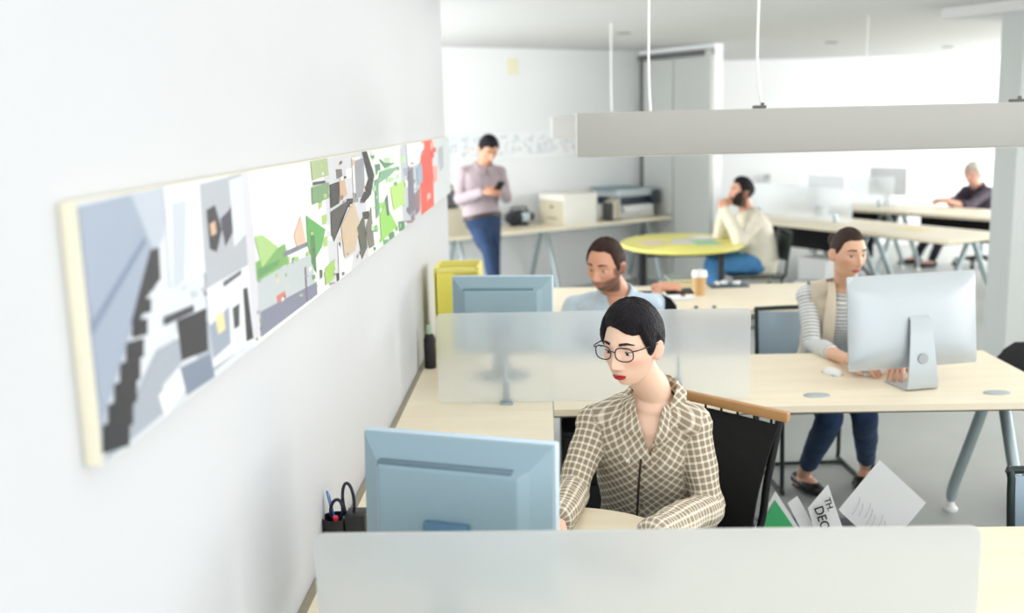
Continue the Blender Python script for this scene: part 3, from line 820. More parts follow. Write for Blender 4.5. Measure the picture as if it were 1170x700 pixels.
def inset(q, k0, k1, l0, l1):
    f = lambda u, v: (q[0]*(1-u)+q[1]*u)*(1-v)+(q[3]*(1-u)+q[2]*u)*v
    return [f(k0, l0), f(k1, l0), f(k1, l1), f(k0, l1)]
p = [v-base+Vector((0, -.005, 0)) for v in inset(q, .07, .93, .1, .95)]
MB().prism(p, (0, .0012, 0)).build('cover_print', M_green, g, sm=False)
sheet('paper_sheet', 'narrow white sheet between the green booklet and lettered sheet', 'paper', 3.27, [(911, 566), (936, 612), (925, 625), (900, 574)], M_paper)
g, q, base = sheet('lettered_sheet', 'white sheet with bold black letters standing in the crate', 'paper', 3.22, [(946, 553), (966, 612), (941, 640), (923, 580)], M_paper, bend=.004)
def letters(txt, size, origin, rgt, up, m, parent, ex=.0006, name='lettering'):
    cu_ = bpy.data.curves.new('txt', 'FONT'); cu_.body = txt; cu_.size = size; cu_.extrude = ex
    cu_.offset = size*.012
    to = bpy.data.objects.new('txt', cu_); COL.objects.link(to)
    bpy.context.view_layer.update()
    me = bpy.data.meshes.new_from_object(to.evaluated_get(bpy.context.evaluated_depsgraph_get()))
    bpy.data.objects.remove(to); me.materials.clear(); me.materials.append(m)
    o = bpy.data.objects.new(name, me); COL.objects.link(o); o.parent = parent
    r = Vector(rgt).normalized(); u = Vector(up); u = (u-r*u.dot(r)).normalized(); n = r.cross(u)
    o.matrix_local = Matrix(((r.x, u.x, n.x, origin[0]), (r.y, u.y, n.y, origin[1]), (r.z, u.z, n.z, origin[2]), (0, 0, 0, 1)))
    return o
M_ink = mat('black_ink', (30, 26, 28), .8)
def on(q, u, v): return (q[0]*(1-u)+q[1]*u)*(1-v)+(q[3]*(1-u)+q[2]*u)*v
rg = q[1]-q[0]; upv = q[0]-q[3]
off = Vector((0, -.013, 0))
letters('DEOL', .043, on(q, .06, .80)-base+off, rg, upv, M_ink, g)
letters('TH.', .030, on(q, .10, .34)-base+off, rg, upv, M_ink, g)
g, q, base = sheet('drawing_sheet', 'large white drawing sheet at the right of the crate', 'paper', 3.30, [(1005, 525), (1058, 574), (1010, 632), (958, 582)], M_paper, bend=.006)
M_pencil = mat('pencil_grey', (196, 198, 200), .8)
sk = MB()
for k in range(7):
    a_ = on(q, .12+.09*k, .62+.05*math.sin(k*2.1))-base; b_ = on(q, .2+.09*k, .86+.05*math.cos(k*1.7))-base
    sk.tube([a_+Vector((0, -.0085, 0)), (a_+b_)/2+Vector((.006, -.0085, .003)), b_+Vector((0, -.0085, 0))], .0012, seg=6, smooth=4)
sk.build('pencil_sketch', M_pencil, g)

# ------------------------------------------------------------------ far furniture
P0 = at(520, 271, z=TOP); P0.z = 0
Lb = (C1-P0).dot(U)-.05; P0 = P0-U*.7; Lb += .7
t = thing('desk', 'long maple desk along the back wall holding the printer', 'desk', P0, UA, 'maple topped desks in rows')
MB().box((Lb/2, .315, TOP-.017), (Lb, .62, .034)).build('desktop', M_maple, t, sm=False)
for lx in (.9, 1.95, Lb-.12): a_leg(t, lx, .05, .58, .315, z=TOP-.034, r=.022)
MB().box((Lb/2, .33, TOP-.07), (Lb-.3, .03, .05)).build('crossbar', M_alu, t)
def onback(x, y): # point on the back desk top
    return at(x, y, z=TOP)
q = onback(597, 258)+V*.06
t = thing('radio', 'black rounded radio with pale display on the back desk', 'radio', q, UA)
MB().ball((0, 0, .085), (.17, .09, .082), seg=28).build('body', mat('radio_dark', (36, 44, 52), .35, var=.04), t)
MB().box((.035, -.080, .09), (.10, .02, .09), bevel=.008).build('display', mat('radio_display', (196, 212, 222), .3), t)
for s in (-1, 1): MB().lathe([(0, 0), (.045, 0), (.04, .012), (0, .006)], (0, 0, 0), 24).build('speaker', M_black, t).matrix_local = Matrix.Translation((s*.115, -.064, .085)) @ Matrix.Rotation(math.radians(90), 4, 'X') @ Matrix.Rotation(s*.5, 4, 'Y')
MB().tube([(-.1, 0, .15), (-.08, 0, .185), (.08, 0, .185), (.1, 0, .15)], .008, smooth=5).build('carry_handle', M_black, t)
for s in (-1, 1): MB().box((s*.08, 0, .006), (.03, .08, .012)).build('rubber_foot', M_black, t)
q = onback(648, 259)
t = thing('archive_box', 'large white and beige archive box beside the printer on the back desk', 'box', P0+U*((q-P0).dot(U)+.22)+V*max(.23, (q-P0).dot(V)+.215)+Vector((0, 0, TOP)), UA)
M_boxw = mat('white_board', (238, 236, 226), .7, var=.01)
MB().box((0, 0, .15), (.42, .42, .30), bevel=.003).build('carton', M_boxw, t)
MB().box((0, 0, .285), (.432, .432, .055), bevel=.003).build('lid', M_boxw, t)
MB().box((-.212, 0, .128), (.003, .40, .25)).build('side_panel', M_card, t)
MB().ball((-.214, 0, .185), (.003, .028, .014)).build('hand_hole', mat('hole_dark', (96, 90, 78), .7), t)
MB().box((-.2145, 0, .07), (.002, .16, .018)).build('printed_line', mat('print_taupe', (150, 142, 122), .7), t)
q = onback(722, 249)
q = P0+U*((q-P0).dot(U)+.10)+V*.345; q.z = TOP
t = thing('printer', 'large grey office printer at the right end of the back desk', 'printer', q, UA)
M_pg = mat('printer_grey', (196, 206, 210), .45, var=.02); M_pd = mat('printer_slate', (44, 58, 72), .4, var=.03)
MB().box((0, .05, .07), (.50, .40, .14), bevel=.01).build('lower_body', M_white, t)
MB().box((.02, .06, .185), (.50, .36, .09), bevel=.01).build('middle_body', M_pd, t)
MB().box((0, .05, .265), (.54, .42, .08), bevel=.018).build('scanner_lid', M_pg, t)
MB().box((.245, .03, .21), (.09, .44, .15), bevel=.012).build('control_panel', M_pd, t)
MB().box((-.03, -.16, .10), (.40, .10, .07), bevel=.008).build('paper_tray', M_white, t)
MB().box((-.12, .05, .315), (.42, .34, .025), bevel=.006).build('document_feeder', mat('printer_teal', (120, 146, 150), .45), t)
q = onback(704, 250)
t = thing('document_rack', 'small beige and grey document rack between archive box and printer', 'rack', P0+U*((q-P0).dot(U)-.11)+V*.16+Vector((0, 0, TOP)), UA)
for k, mm in enumerate((M_greyd, M_paper, mat('amber_file', (214, 186, 120), .6), M_pg)): MB().box((-.05+k*.032, 0, .10+.006*k), (.024, .16, .18+.012*k), bevel=.003).build('file_holder', mm, t)
MB().box((0, 0, .006), (.15, .17, .012)).build('rack_base', M_black, t)
q = onback(526, 270)+V*.14-U*.08
t = thing('cardboard_box', 'tan cardboard box on the back desk behind the standing man', 'box', q, UA)
MB().box((0, 0, .13), (.34, .26, .26), bevel=.003).build('carton', M_card, t)
MB().box((0, 0, .261), (.05, .26, .003)).build('packing_tape', mat('tape', (186, 170, 130), .4), t)
t = thing('shoulder_bag', 'dark grey bag resting on the tan cardboard box', 'bag', q+Vector((0, 0, .263)), UA)
MB().box((.02, 0, .08), (.26, .18, .16), bevel=.05, seg=4).build('body', mat('grey_canvas', (96, 98, 102), .9, var=.08), t)
MB().tube([(-.06, 0, .15), (-.04, 0, .21), (.08, 0, .21), (.1, 0, .15)], .008, smooth=5).build('handle', M_black, t)

# sketches along the back wall + small note
def onwall(s, d): return B0+U*s-V*d
a = at(514, 165, Y=9.3)
s0, s1 = -.35, 2.35
t = thing('sketch_strip', 'long pale strip of grey sketches on the back wall', 'picture', onwall((s0+s1)/2, .001)+Vector((0, 0, 1.555)), UA)
MB().box((0, -.006, 0), (s1-s0, .012, .30)).build('board', mat('sketch_board', (232, 236, 238), .7), t, sm=False)
bm = bmesh.new(); tl = bm.loops.layers.float_color.new('tint'); rnd = random.Random(5)
nx, nz = 120, 12
gv = [[bm.verts.new(((-.5+i_/nx)*(s1-s0-.02)+(rnd.uniform(-.006, .006) if 0 < i_ < nx else 0), -.0126, -.145+.29*j_/nz+(rnd.uniform(-.006, .006) if 0 < j_ < nz else 0))) for i_ in range(nx+1)] for j_ in range(nz+1)]
for i_ in range(nx):
    dens = .25+.3*math.sin(i_*.45)**2
    for j_ in range(nz):
        f = bm.faces.new((gv[j_][i_], gv[j_][i_+1], gv[j_+1][i_+1], gv[j_+1][i_]))
        c_ = rnd.choice([(206, 213, 219), (196, 204, 211), (214, 219, 224), (222, 216, 214)]) if (rnd.random() < dens and 1 < j_ < nz-2) else (233, 237, 239)
        for l in f.loops: l[tl] = lin(c_)
me = bpy.data.meshes.new('print'); bm.to_mesh(me); bm.free(); me.materials.append(M_print)
o = bpy.data.objects.new('print', me); COL.objects.link(o); o.parent = t
def wallpt(x, y, d=.0):
    dd = (cf + cr*((x-585)/FPX) - cu*((y-350)/FPX)); n = -V
    k = (B0+n*d-EYEP).dot(n)/dd.dot(n); return EYEP+dd*k
q = wallpt(586, 76, .002)
t = thing('paper_note', 'small pale yellow note high on the back wall', 'note', q, UA)
MB().box((0, -.002, 0), (.14, .004, .16)).build('sheet', mat('note_yellow', (240, 234, 206), .8), t, sm=False)
MB().lathe([(0, -.006), (.008, -.006), (.008, 0), (0, 0)], (0, 0, 0), 12).build('pin', M_yellowb, t).matrix_local = Matrix.Translation((0, -.004, .06)) @ Matrix.Rotation(PI/2, 4, 'X')
q = at(878, 204, Y=13.9)
t = thing('wall_thermostat', 'small grey control box on the far white wall', 'thermostat', (q.x, 13.99, q.z))
MB().box((0, -.015, 0), (.09, .03, .13), bevel=.008).build('case', mat('stat_grey', (204, 208, 210), .5), t)
MB().box((0, -.031, .02), (.06, .004, .04)).build('display', mat('stat_display', (160, 166, 168), .4), t)

# oval yellow table
rc = at(778, 275, z=TOP); TA = (rc.x, 8.72)
t = thing('meeting_table', 'oval yellow topped meeting table beside the man in the white sweater', 'table', (*TA, 0), math.radians(-4))
MB().lathe([(0, -.03), (.50, -.03), (.525, -.022), (.53, -.008), (.522, 0), (0, 0)], (0, 0, TOP), 56, 1, 1.32).build('tabletop', M_yellow, t)
for lx, ly in ((-.36, -.18), (-.32, .28), (.30, -.32), (.30, .42)):
    lg = MB().tube([(lx, ly, .0), (lx, ly, TOP-.03)], .026).build('leg', M_black, t)
    MB().lathe([(0, 0), (.034, 0), (.034, .012), (0, .014)], (lx, ly, 0), 16).build('foot', M_greyd, lg)
MB().box((0, 0, TOP-.055), (.62, .9, .03), bevel=.004).build('under_frame', M_black, t)
for k, (dx, dy, rz_, col, lab) in enumerate([(-.25, -.02, .3, (236, 214, 196), 'peach printed sheet at the left of the yellow table'), (.02, .0, -.2, (226, 222, 232), 'pale lilac printed sheet in the middle of the yellow table'), (.18, -.1, .15, (176, 222, 190), 'mint green sheet near the front of the yellow table'), (.22, .25, .5, (240, 240, 236), 'white sheet before the man in the white sweater')]):
    t = thing('printed_sheet', lab, 'paper', (TA[0]+dx, TA[1]+dy, TOP+.0005+.0012*k), rz_, 'papers spread on the yellow table')
    MB().box((0, 0, .0006), (.21, .297, .001)).build('sheet', mat('sheet_%d' % k, col, .8, var=.05, vscale=20), t, sm=False)

# rotated tables at the right back
def far_table(label, corner, ang, L, Wd, panel=True):
    """corner: front right corner; runs L along the table's long side, Wd away from the camera"""
    t = thing('desk', label, 'desk', (corner.x, corner.y, 0), ang, 'maple topped desks in rows')
    MB().box((L/2, -Wd/2, TOP-.016), (L, Wd, .032)).build('desktop', M_maple, t, sm=False)
    MB().box((L/2, -Wd/2, TOP-.036), (L-.02, Wd-.02, .008)).build('under_side', M_edge, t, sm=False)
    for lx in (.10, L-.10): a_leg(t, lx, -Wd+.04, -.04, -Wd/2, z=TOP-.04, r=.024)
    if panel: MB().box((L/2, -Wd+.10, .54), (L-.30, .02, .30)).build('modesty_panel', M_blackf, t, sm=False)
    return t
def fdir(a): return Vector((math.cos(a), math.sin(a), 0))
A0 = at(1084, 275, z=TOP); A0.z = 0
A2 = at(887, 254, z=TOP); A2.z = 0
aA = math.atan2(A2.y-A0.y, A2.x-A0.x); dA = fdir(aA); nA = Vector((dA.y, -dA.x, 0))
LA = 1.28
far_table('cream desk with splayed silver legs right behind the woman in the striped top', A0, aA, LA, .82, False)
far_table('cream desk continuing left behind the man in the white sweater', A0+dA*(LA+.01), aA, 1.7, .82, True)
B1 = at(1132, 249, z=TOP); B1.z = 0
B2 = at(1006, 240.5, z=TOP); B2.z = 0
aB = math.atan2(B2.y-B1.y, B2.x-B1.x); dB = fdir(aB); nB = Vector((dB.y, -dB.x, 0))
B1 = B1-dB*.35
far_table('cream desk under the arms of the white haired man', B1, aB, 1.75, .82, True)
far_table('farthest cream desk left of the white haired man', B1+dB*1.76, aB, 1.5, .82, True)
def far_screen(label, p, ang, w, h):
    t = thing('frosted_screen', label, 'desk screen', (p.x, p.y, TOP), ang, 'frosted glass desk screens')
    poly = rounded([(-w/2, -.004, .01), (w/2, -.004, .01), (w/2, -.004, h), (-w/2, -.004, h)], .03)
    MB().prism(poly, (0, .008, 0)).build('glass_panel', M_frost2, t, sm=False)
    for s in (-1, 1): MB().box((s*w*.36, 0, .04), (.03, .03, .08), bevel=.003).build('clamp', M_alu, t)
far_screen('pale frosted screen on the desk behind the man in the white sweater', A0+dA*(LA+.9)+nA*.41, aA, 1.5, .34)
far_screen('pale frosted screen on the farthest desk by the far wall', B1+dB*2.4+nB*.41, aB, 1.3, .34)
def far_monitor(label, p, ang):
    t = thing('computer_monitor', label, 'computer monitor', (p.x, p.y, TOP), ang, 'pale monitors on the far desks')
    MB().box((0, 0, .27), (.50, .03, .31), bevel=.01).build('housing', mat('pale_grey_shell', (228, 230, 234), .5), t)
    MB().box((0, -.016, .28), (.46, .003, .26)).build('screen', mat('grey_screen', (120, 126, 134), .3), t)
    MB().box((0, .02, .09), (.06, .03, .18), bevel=.004).build('neck', M_alu, t)
    MB().box((0, .0, .007), (.22, .16, .014), bevel=.005).build('base', M_alu, t)
far_monitor('pale monitor on the desk just right of the white sweater man', A0+dA*(LA+.75)+nA*.68, aA)
far_monitor('pale monitor on the farthest desk right of the black chair', B1+dB*2.0+nB*.66, aB)
cb = at(969, 262, Y=10.75)
sling_chair('black sling chair with pale top bar between the two far desk rows', (cb.x, 10.75, 0), math.radians(38))
wp = at(1000, 262, z=TOP)
t = thing('printed_sheet', 'faint yellow sheet on the cream desk behind the striped top woman', 'paper', A0+dA*.75+nA*.45+Vector((0, 0, TOP)), aA, None)
MB().box((0, 0, .0008), (.3, .2, .0015)).build('sheet', mat('sheet_y', (244, 226, 170), .8), t, sm=False)
# low cabinets and bin under the far desk
q = at(935, 315, z=0)
t = thing('white_pedestal', 'low white drawer pedestal under the far cream desk', 'cabinet', (2.72, 9.75, 0), aA)
MB().box((0, 0, .23), (.36, .42, .42), bevel=.006).build('body', M_white, t)
for k in range(2): MB().box((.182, 0, .13+k*.21), (.012, .39, .19), bevel=.004).build('drawer', M_white, t)
for sx in (-.13, .13):
    for sy in (-.16, .16): MB().tube([(sx-.01, sy, .02), (sx+.01, sy, .02)], .02).build('castor', M_black, t)
t = thing('waste_bin', 'small pale waste bin behind the white sweater man', 'bin', (2.33, 8.95, 0))
MB().lathe([(0, 0), (.11, 0), (.14, .32), (.135, .32), (.105, .01), (0, .01)]).build('bucket', M_white, t)
MB().lathe([(.136, .315), (.146, .315), (.146, .33), (.136, .33)]).build('rim', M_silver, t)
#@@PART3
# ------------------------------------------------------------------ people
def g2(x, z, cx, cz, sx, sz): return np.exp(-((np.abs(x)-cx)/sx)**2-((z-cz)/sz)**2)
def head_surface(n, P):
    """unit directions (N,3) -> head surface in metres; face towards -y, z up"""
    x, y, z = n[:, 0], n[:, 1], n[:, 2]
    X = .0745*P.get('w', 1)*x; Y = .093*y; Z = np.where(z > 0, .112, .116)*z
    fr = np.clip(-y, 0, 1); bk = np.clip(y, 0, 1)
    t = np.clip(-Z/.116, 0, 1)
    X = X*(1-(.30-.08*P.get('jaw', 0))*t**1.7*(1-.0*bk))
    X = X*(1+.05*np.exp(-((Z+.02)/.03)**2)*fr)
    Y = Y-.020*t**1.3*fr
    Y = np.where(y > 0, Y*(1-.42*np.clip(t*1.5, 0, 1)), Y)
    Y = Y+.012*bk*np.exp(-((Z-.03)/.05)**2)
    Y = np.where(y < 0, Y*(1-.06*np.clip(Z/.112, 0, 1)**2), Y)
    f = np.clip(fr*1.8, 0, 1)
    d = np.zeros_like(X)
    d -= .013*g2(X, Z, .031, .000, .019, .012)                    # eye sockets
    d += .005*g2(X, Z, .028, .023, .026, .008)                    # brow ridge
    d += .0045*g2(X, Z, .046, -.020, .018, .016)                  # cheek bones
    d -= .004*g2(X, Z, .044, -.055, .016, .022)                   # hollow cheeks
    h = np.interp(Z, [-.060, -.050, -.0455, -.040, -.032, -.012, .012, .03], [0, .002, .015, .0265, .0255, .0165, .008, 0])
    s_ = np.interp(Z, [-.05, -.040, -.02, .005, .03], [.0130, .0125, .0085, .0075, .012])
    d += h*np.exp(-(X/s_)**2)*P.get('nose', 1)
    d += .007*g2(X, Z, .0135, -.0415, .0062, .0065)               # nostril wings
    d += .0060*g2(X, Z, 0, -.0625, .021, .0050)+.0066*g2(X, Z, 0, -.0735, .017, .0056)   # lips
    d -= .0025*g2(X, Z, 0, -.0678, .024, .0022)
    d -= .003*g2(X, Z, 0, -.084, .016, .005)
    d += .007*g2(X, Z, 0, -.101, .019, .012)*(1+.5*P.get('jaw', 0))  # chin
    Y = Y-d*f
    return np.stack([X, Y, Z], 1)
def sph(az, el):   # az 0 = face, positive towards +x
    return np.stack([np.sin(az)*np.cos(el), -np.cos(az)*np.cos(el), np.sin(el)], -1)
def add_grid(bm, pts, keep=None, closed=False):
    nj, ni = pts.shape[:2]
    vs = {}
    def v(j, i):
        if (j, i) not in vs: vs[(j, i)] = bm.verts.new(pts[j, i])
        return vs[(j, i)]
    for j in range(nj-1):
        for i in range(ni if closed else ni-1):
            i2 = (i+1) % ni
            if keep is not None and not (keep[j, i] and keep[j, i2] and keep[j+1, i] and keep[j+1, i2]): continue
            bm.faces.new((v(j, i), v(j, i2), v(j+1, i2), v(j+1, i)))
def head_mesh(mb, P, M):
    nj, ni = 90, 120
    el = np.linspace(-PI/2+.02, PI/2-.02, nj); az = np.linspace(-PI, PI, ni, endpoint=False)
    A, E = np.meshgrid(az, el)
    p = head_surface(sph(A, E).reshape(-1, 3), P)
    p = (np.c_[p, np.ones(len(p))] @ np.array(M).T)[:, :3].reshape(nj, ni, 3)
    bm = mb.bm; vs = [[bm.verts.new(q) for q in r] for r in p]
    for j in range(nj-1):
        for i in range(ni): bm.faces.new((vs[j][i], vs[j][(i+1) % ni], vs[j+1][(i+1) % ni], vs[j+1][i]))
    bm.faces.new(vs[0][::-1]); bm.faces.new(vs[-1])
    for s in (-1, 1):                                              # ears
        def T(q): return M @ Vector(q)
        rot = M.to_3x3().normalized()
        sc = M.to_scale()[0]
        mb.ball(T((s*.0765, .014, -.012)), (.009*sc, .019*sc, .030*sc), rot @ RZ(-s*.45) @ RX(-.18), seg=18)
        mb.ball(T((s*.0715, .008, -.022)), (.010*sc, .014*sc, .018*sc), rot, seg=12)
def patch(name, P, M, m, parent, rootloc, az, el, keepf, offf, n=(60, 60), noise_amp=0., dirn=None):
    """a thin layer following the head: hair, lips, brows"""
    A, E = np.meshgrid(np.linspace(az[0], az[1], n[1]), np.linspace(el[0], el[1], n[0]))
    d = sph(A, E); p = head_surface(d.reshape(-1, 3), P).reshape(d.shape)
    keep = keepf(A, E, p)
    off = offf(A, E, p)
    if noise_amp:
        nz = np.array([[mnoise.noise(Vector((a*26, e*5, 1.7)))+.6*mnoise.noise(Vector((a*60, e*9, 4.))) for a, e in zip(ra, re)] for ra, re in zip(A, E)])
        off = off+noise_amp*nz*np.clip(off/.006, 0, 1)
    p = p+d*off[..., None]
    flat = p.reshape(-1, 3); flat = (np.c_[flat, np.ones(len(flat))] @ np.array(M).T)[:, :3]
    bm = bmesh.new(); add_grid(bm, flat.reshape(p.shape)-np.array(rootloc), keep)
    bmesh.ops.remove_doubles(bm, verts=bm.verts[:], dist=1e-5)
    me = bpy.data.meshes.new(name); bm.normal_update(); bm.to_mesh(me); bm.free(); me.materials.append(m)
    me.polygons.foreach_set('use_smooth', [True]*len(me.polygons))
    o = bpy.data.objects.new(name, me); COL.objects.link(o); o.parent = parent
    return o
def remesh(mb, voxel, smooth=3, factor=.5):
    bmesh.ops.recalc_face_normals(mb.bm, faces=mb.bm.faces[:])
    me = bpy.data.meshes.new('tmp'); mb.bm.to_mesh(me); mb.bm.free()
    o = bpy.data.objects.new('tmp', me); COL.objects.link(o)
    r = o.modifiers.new('r', 'REMESH'); r.mode = 'VOXEL'; r.voxel_size = voxel; r.adaptivity = 0
    if smooth:
        q = o.modifiers.new('s', 'SMOOTH'); q.factor = factor; q.iterations = smooth
    bpy.context.view_layer.update()
    out = bpy.data.meshes.new_from_object(o.evaluated_get(bpy.context.evaluated_depsgraph_get()))
    bpy.data.objects.remove(o); bpy.data.meshes.remove(me)
    return out
def coords(me):
    a = np.empty(len(me.vertices)*3, dtype=np.float32); me.vertices.foreach_get('co', a); return a.reshape(-1, 3).astype(float)
def setco(me, c): me.vertices.foreach_set('co', c.astype(np.float32).ravel()); me.update()
def finish(name, me, m, parent, rootloc):
    setco(me, coords(me)-np.array(rootloc)); me.materials.clear(); me.materials.append(m)
    me.polygons.foreach_set('use_smooth', [True]*len(me.polygons))
    me.name = name; o = bpy.data.objects.new(name, me); COL.objects.link(o); o.parent = parent
    return o
def head_matrix(c, yaw, pitch, roll, s=1.):
    """yaw > 0 turns the face towards the photo's left (-x), pitch > 0 looks down"""
    R = Matrix.Rotation(-yaw, 4, 'Z') @ Matrix.Rotation(pitch, 4, 'X') @ Matrix.Rotation(roll, 4, 'Y')
    return Matrix.Translation(c) @ R @ Matrix.Scale(s, 4)
def hand(mb, wrist, d, n, side, curl=.5, s=1., spread=.05):
    """palm, four unequal bent fingers and a thumb; d along the hand, n out of the back of the hand"""
    d = Vector(d).normalized(); n = Vector(n); n = (n-d*n.dot(d)).normalized(); a = d.cross(n)*side   # a: towards the thumb
    w = Vector(wrist)
    mb.tube([w-d*.02, w+d*.02*s, w+d*.055*s, w+d*.088*s], [(.024*s, .018*s), (.030*s, .017*s), (.041*s, .015*s), (.040*s, .012*s)], axis=a, seg=14, round_caps=True, smooth=3)
    for k, (off, L) in enumerate(((.030, .072), (.010, .080), (-.010, .075), (-.029, .058))):
        p = w+d*(.086-.006*(k == 3))*s+a*off*s; dirv = (d+a*(off*spread*20)).normalized()
        ax = dirv.cross(n).normalized(); pts = [p-dirv*.015*s, p]; c = 0
        for q, f in enumerate((.45, .31, .26)):
            c += curl*(.75, 1.0, .7)[q]
            dd = Matrix.Rotation(-c, 3, ax) @ dirv
            pts.append(pts[-1]+dd*L*f*s)
        mb.tube(pts, [.0092*s, .0092*s, .0082*s, .0074*s, .0062*s], seg=10, round_caps=True)
    p = w+d*.022*s+a*.026*s
    t1 = (d*.62+a*.70-n*.35*(.4+curl)).normalized(); t2 = (d*.88+a*.30-n*.35*(.4+curl)).normalized(); t3 = (d*.95+a*.02-n*.3*(.4+curl)).normalized()
    mb.tube([p-t1*.012*s, p+t1*.038*s, p+t1*.038*s+t2*.032*s, p+t1*.038*s+t2*.032*s+t3*.026*s], [.014*s, .0115*s, .0098*s, .0075*s], seg=10, round_caps=True)

def lerp(a, b, t): return a*(1-t)+b*t
class Figure:
    """J holds world joints: pelvis, waist, chest, neck, head matrix, shL/shR, elL/elR, wrL/wrR, hipL/hipR, knL/knR, anL/anR, toL/toR"""
    def __init__(s, name_label, J, female=False, P=None, skin=(226, 180, 152), k=1.):
        s.J = {a: (Vector(b) if not isinstance(b, Matrix) else b) for a, b in J.items()}
        s.P = P or {}; s.f = female; s.skin = skin; s.k = k
        pv = s.J['pelvis']
        s.root = thing('person', name_label, 'person', (pv.x, pv.y, 0))
        s.loc = Vector((pv.x, pv.y, 0))
        s.right = (s.J['shL']-s.J['shR']).normalized()
    def torso(s, mb, g=0., bottom=True, neckr=None, loose=0.):
        J, k = s.J, s.k; R = s.right
        hip = (J['hipL']-J['hipR']); hip = hip.normalized() if hip.length > .01 else R
        up = (J['neck']-J['chest']).normalized()
        if s.f: rad = [(.135, .10), (.165, .118), (.138, .102), (.150, .112), (.150, .100), (.085, .070), (.052, .052)]
        else: rad = [(.14, .10), (.165, .122), (.160, .120), (.175, .125), (.172, .108), (.095, .078), (.060, .060)]
        rad = [(a*k+g, b*k+g) for a, b in rad]
        if loose:
            for i_, q_ in enumerate((.7, .8, 1.2, .6)): rad[i_] = (rad[i_][0]+loose*q_, rad[i_][1]+loose*q_)
        if neckr: rad[-1] = (neckr, neckr)
        c2 = lerp(J['chest'], J['neck'], .55); c3 = lerp(J['chest'], J['neck'], .88)
        pts = [J['pelvis']-(J['waist']-J['pelvis']).normalized()*.07*k, J['pelvis'], J['waist'], J['chest'], c2, c3, J['neck']+up*.012]
        mb.tube(pts, rad, axis=R, seg=40, smooth=7, round_caps=True)
        for S_ in ('shL', 'shR'):
            sh = J[S_]; inn = lerp(J['neck'], sh, .18)-up*.012
            mb.tube([inn, lerp(inn, sh, .55), sh], [(.036*k+g), (.044*k+g), (.051*k+g)], seg=20, smooth=4, round_caps=True)
        if s.f:
            fw = R.cross(Vector((0, 0, 1))).normalized()*-1
            fw = up.cross(R)*-1 if (up.cross(R)).dot(s.fwd()) < 0 else up.cross(R)
            for t in (-1, 1): mb.ball(J['chest']+fw*(.052*k)+R*t*.066*k-up*.01, (.062*k+g*.6, .056*k+g*.6, .066*k+g*.6), seg=20)
    def fwd(s):
        up = (s.J['neck']-s.J['chest']).normalized(); f = s.right.cross(up); return f.normalized() if s.right.cross(up).length else Vector((0, -1, 0))
    def arm(s, mb, side, g=0., t_end=1., start=0., loose=0.):
        J, k = s.J, s.k; a, b, c = J['sh'+side], J['el'+side], J['wr'+side]
        f = .88 if s.f else 1.
        r = [.050*f*k+g, .046*f*k+g, .040*f*k+g, .038*f*k+g+loose*.4, .036*f*k+g+loose, .026*f*k+g+loose]
        pts = [a, lerp(a, b, .35), lerp(a, b, .8), b, lerp(b, c, .3), lerp(b, c, t_end)]
        r[-1] = lerp(.036*f*k, .026*f*k, t_end)+g+loose
        mb.tube(pts, r, seg=20, smooth=4, round_caps=True)
    def leg(s, mb, side, g=0., t_end=1.):
        J, k = s.J, s.k; a, b, c = J['hip'+side], J['kn'+side], J['an'+side]
        f = .92 if s.f else 1.
        pts = [a, lerp(a, b, .4), lerp(a, b, .88), b, lerp(b, c, .32), lerp(b, c, .75), lerp(b, c, t_end)]
        r = [.088*f*k+g, .078*f*k+g, .058*f*k+g, .055*f*k+g, .052*f*k+g, .040*f*k+g, lerp(.038, .036, t_end)*f*k+g]
        mb.tube(pts, r, seg=22, smooth=4, round_caps=True)
    def body(s, voxel=.004, hands=None, lips=(200, 96, 92), stubble=None, brow=(40, 30, 26)):
        J = s.J; mb = MB(); M = J['head']
        s.torso(mb, -.004)
        for sd in 'LR': s.arm(mb, sd); s.leg(mb, sd)
        for sd in 'LR':
            an, to = J['an'+sd], J['to'+sd]; d = (to-an); d.z = 0; d.normalize()
            mb.tube([an-d*.03+Vector((0, 0, -.05)), an+Vector((0, 0, -.035)), lerp(an, to, .5)+Vector((0, 0, -.01)), to], [.028, .038, (.036), .024], seg=16, smooth=3, round_caps=True)
        head_mesh(mb, s.P, M)
        base = M @ Vector((0, .022, -.055)); nr = (.049 if s.f else .058)*s.k
        up = (J['neck']-J['chest']).normalized()
        mb.tube([J['neck']-up*.05, J['neck']+up*.02, lerp(J['neck'], base, .6), base], [nr*1.25, nr*1.06, nr, nr*.95], seg=26, smooth=4, round_caps=True)
        if hands:
            pass
        me = remesh(mb, voxel, 2, .5)
        # pigment, with nostril shade painted in
        co = coords(me); inv = np.array(M.inverted()); hl = (np.c_[co, np.ones(len(co))] @ inv.T)[:, :3]
        n = len(co); base_c = np.array(lin(s.skin)[:3]); col = np.tile(base_c, (n, 1))
        x, y, z = hl.T; front = (y < -.02) & (np.abs(z) < .13) & (np.abs(x) < .09)
        def blend(mask, c, a):
            m_ = (mask*a*front)[:, None]; col[:] = col*(1-m_)+np.array(lin(c)[:3])*m_
        blend(g2(x, z, .046, -.03, .02, .018), (222, 140, 122), .35)
        blend(g2(x, z, 0, -.036, .014, .012), (218, 140, 122), .3)
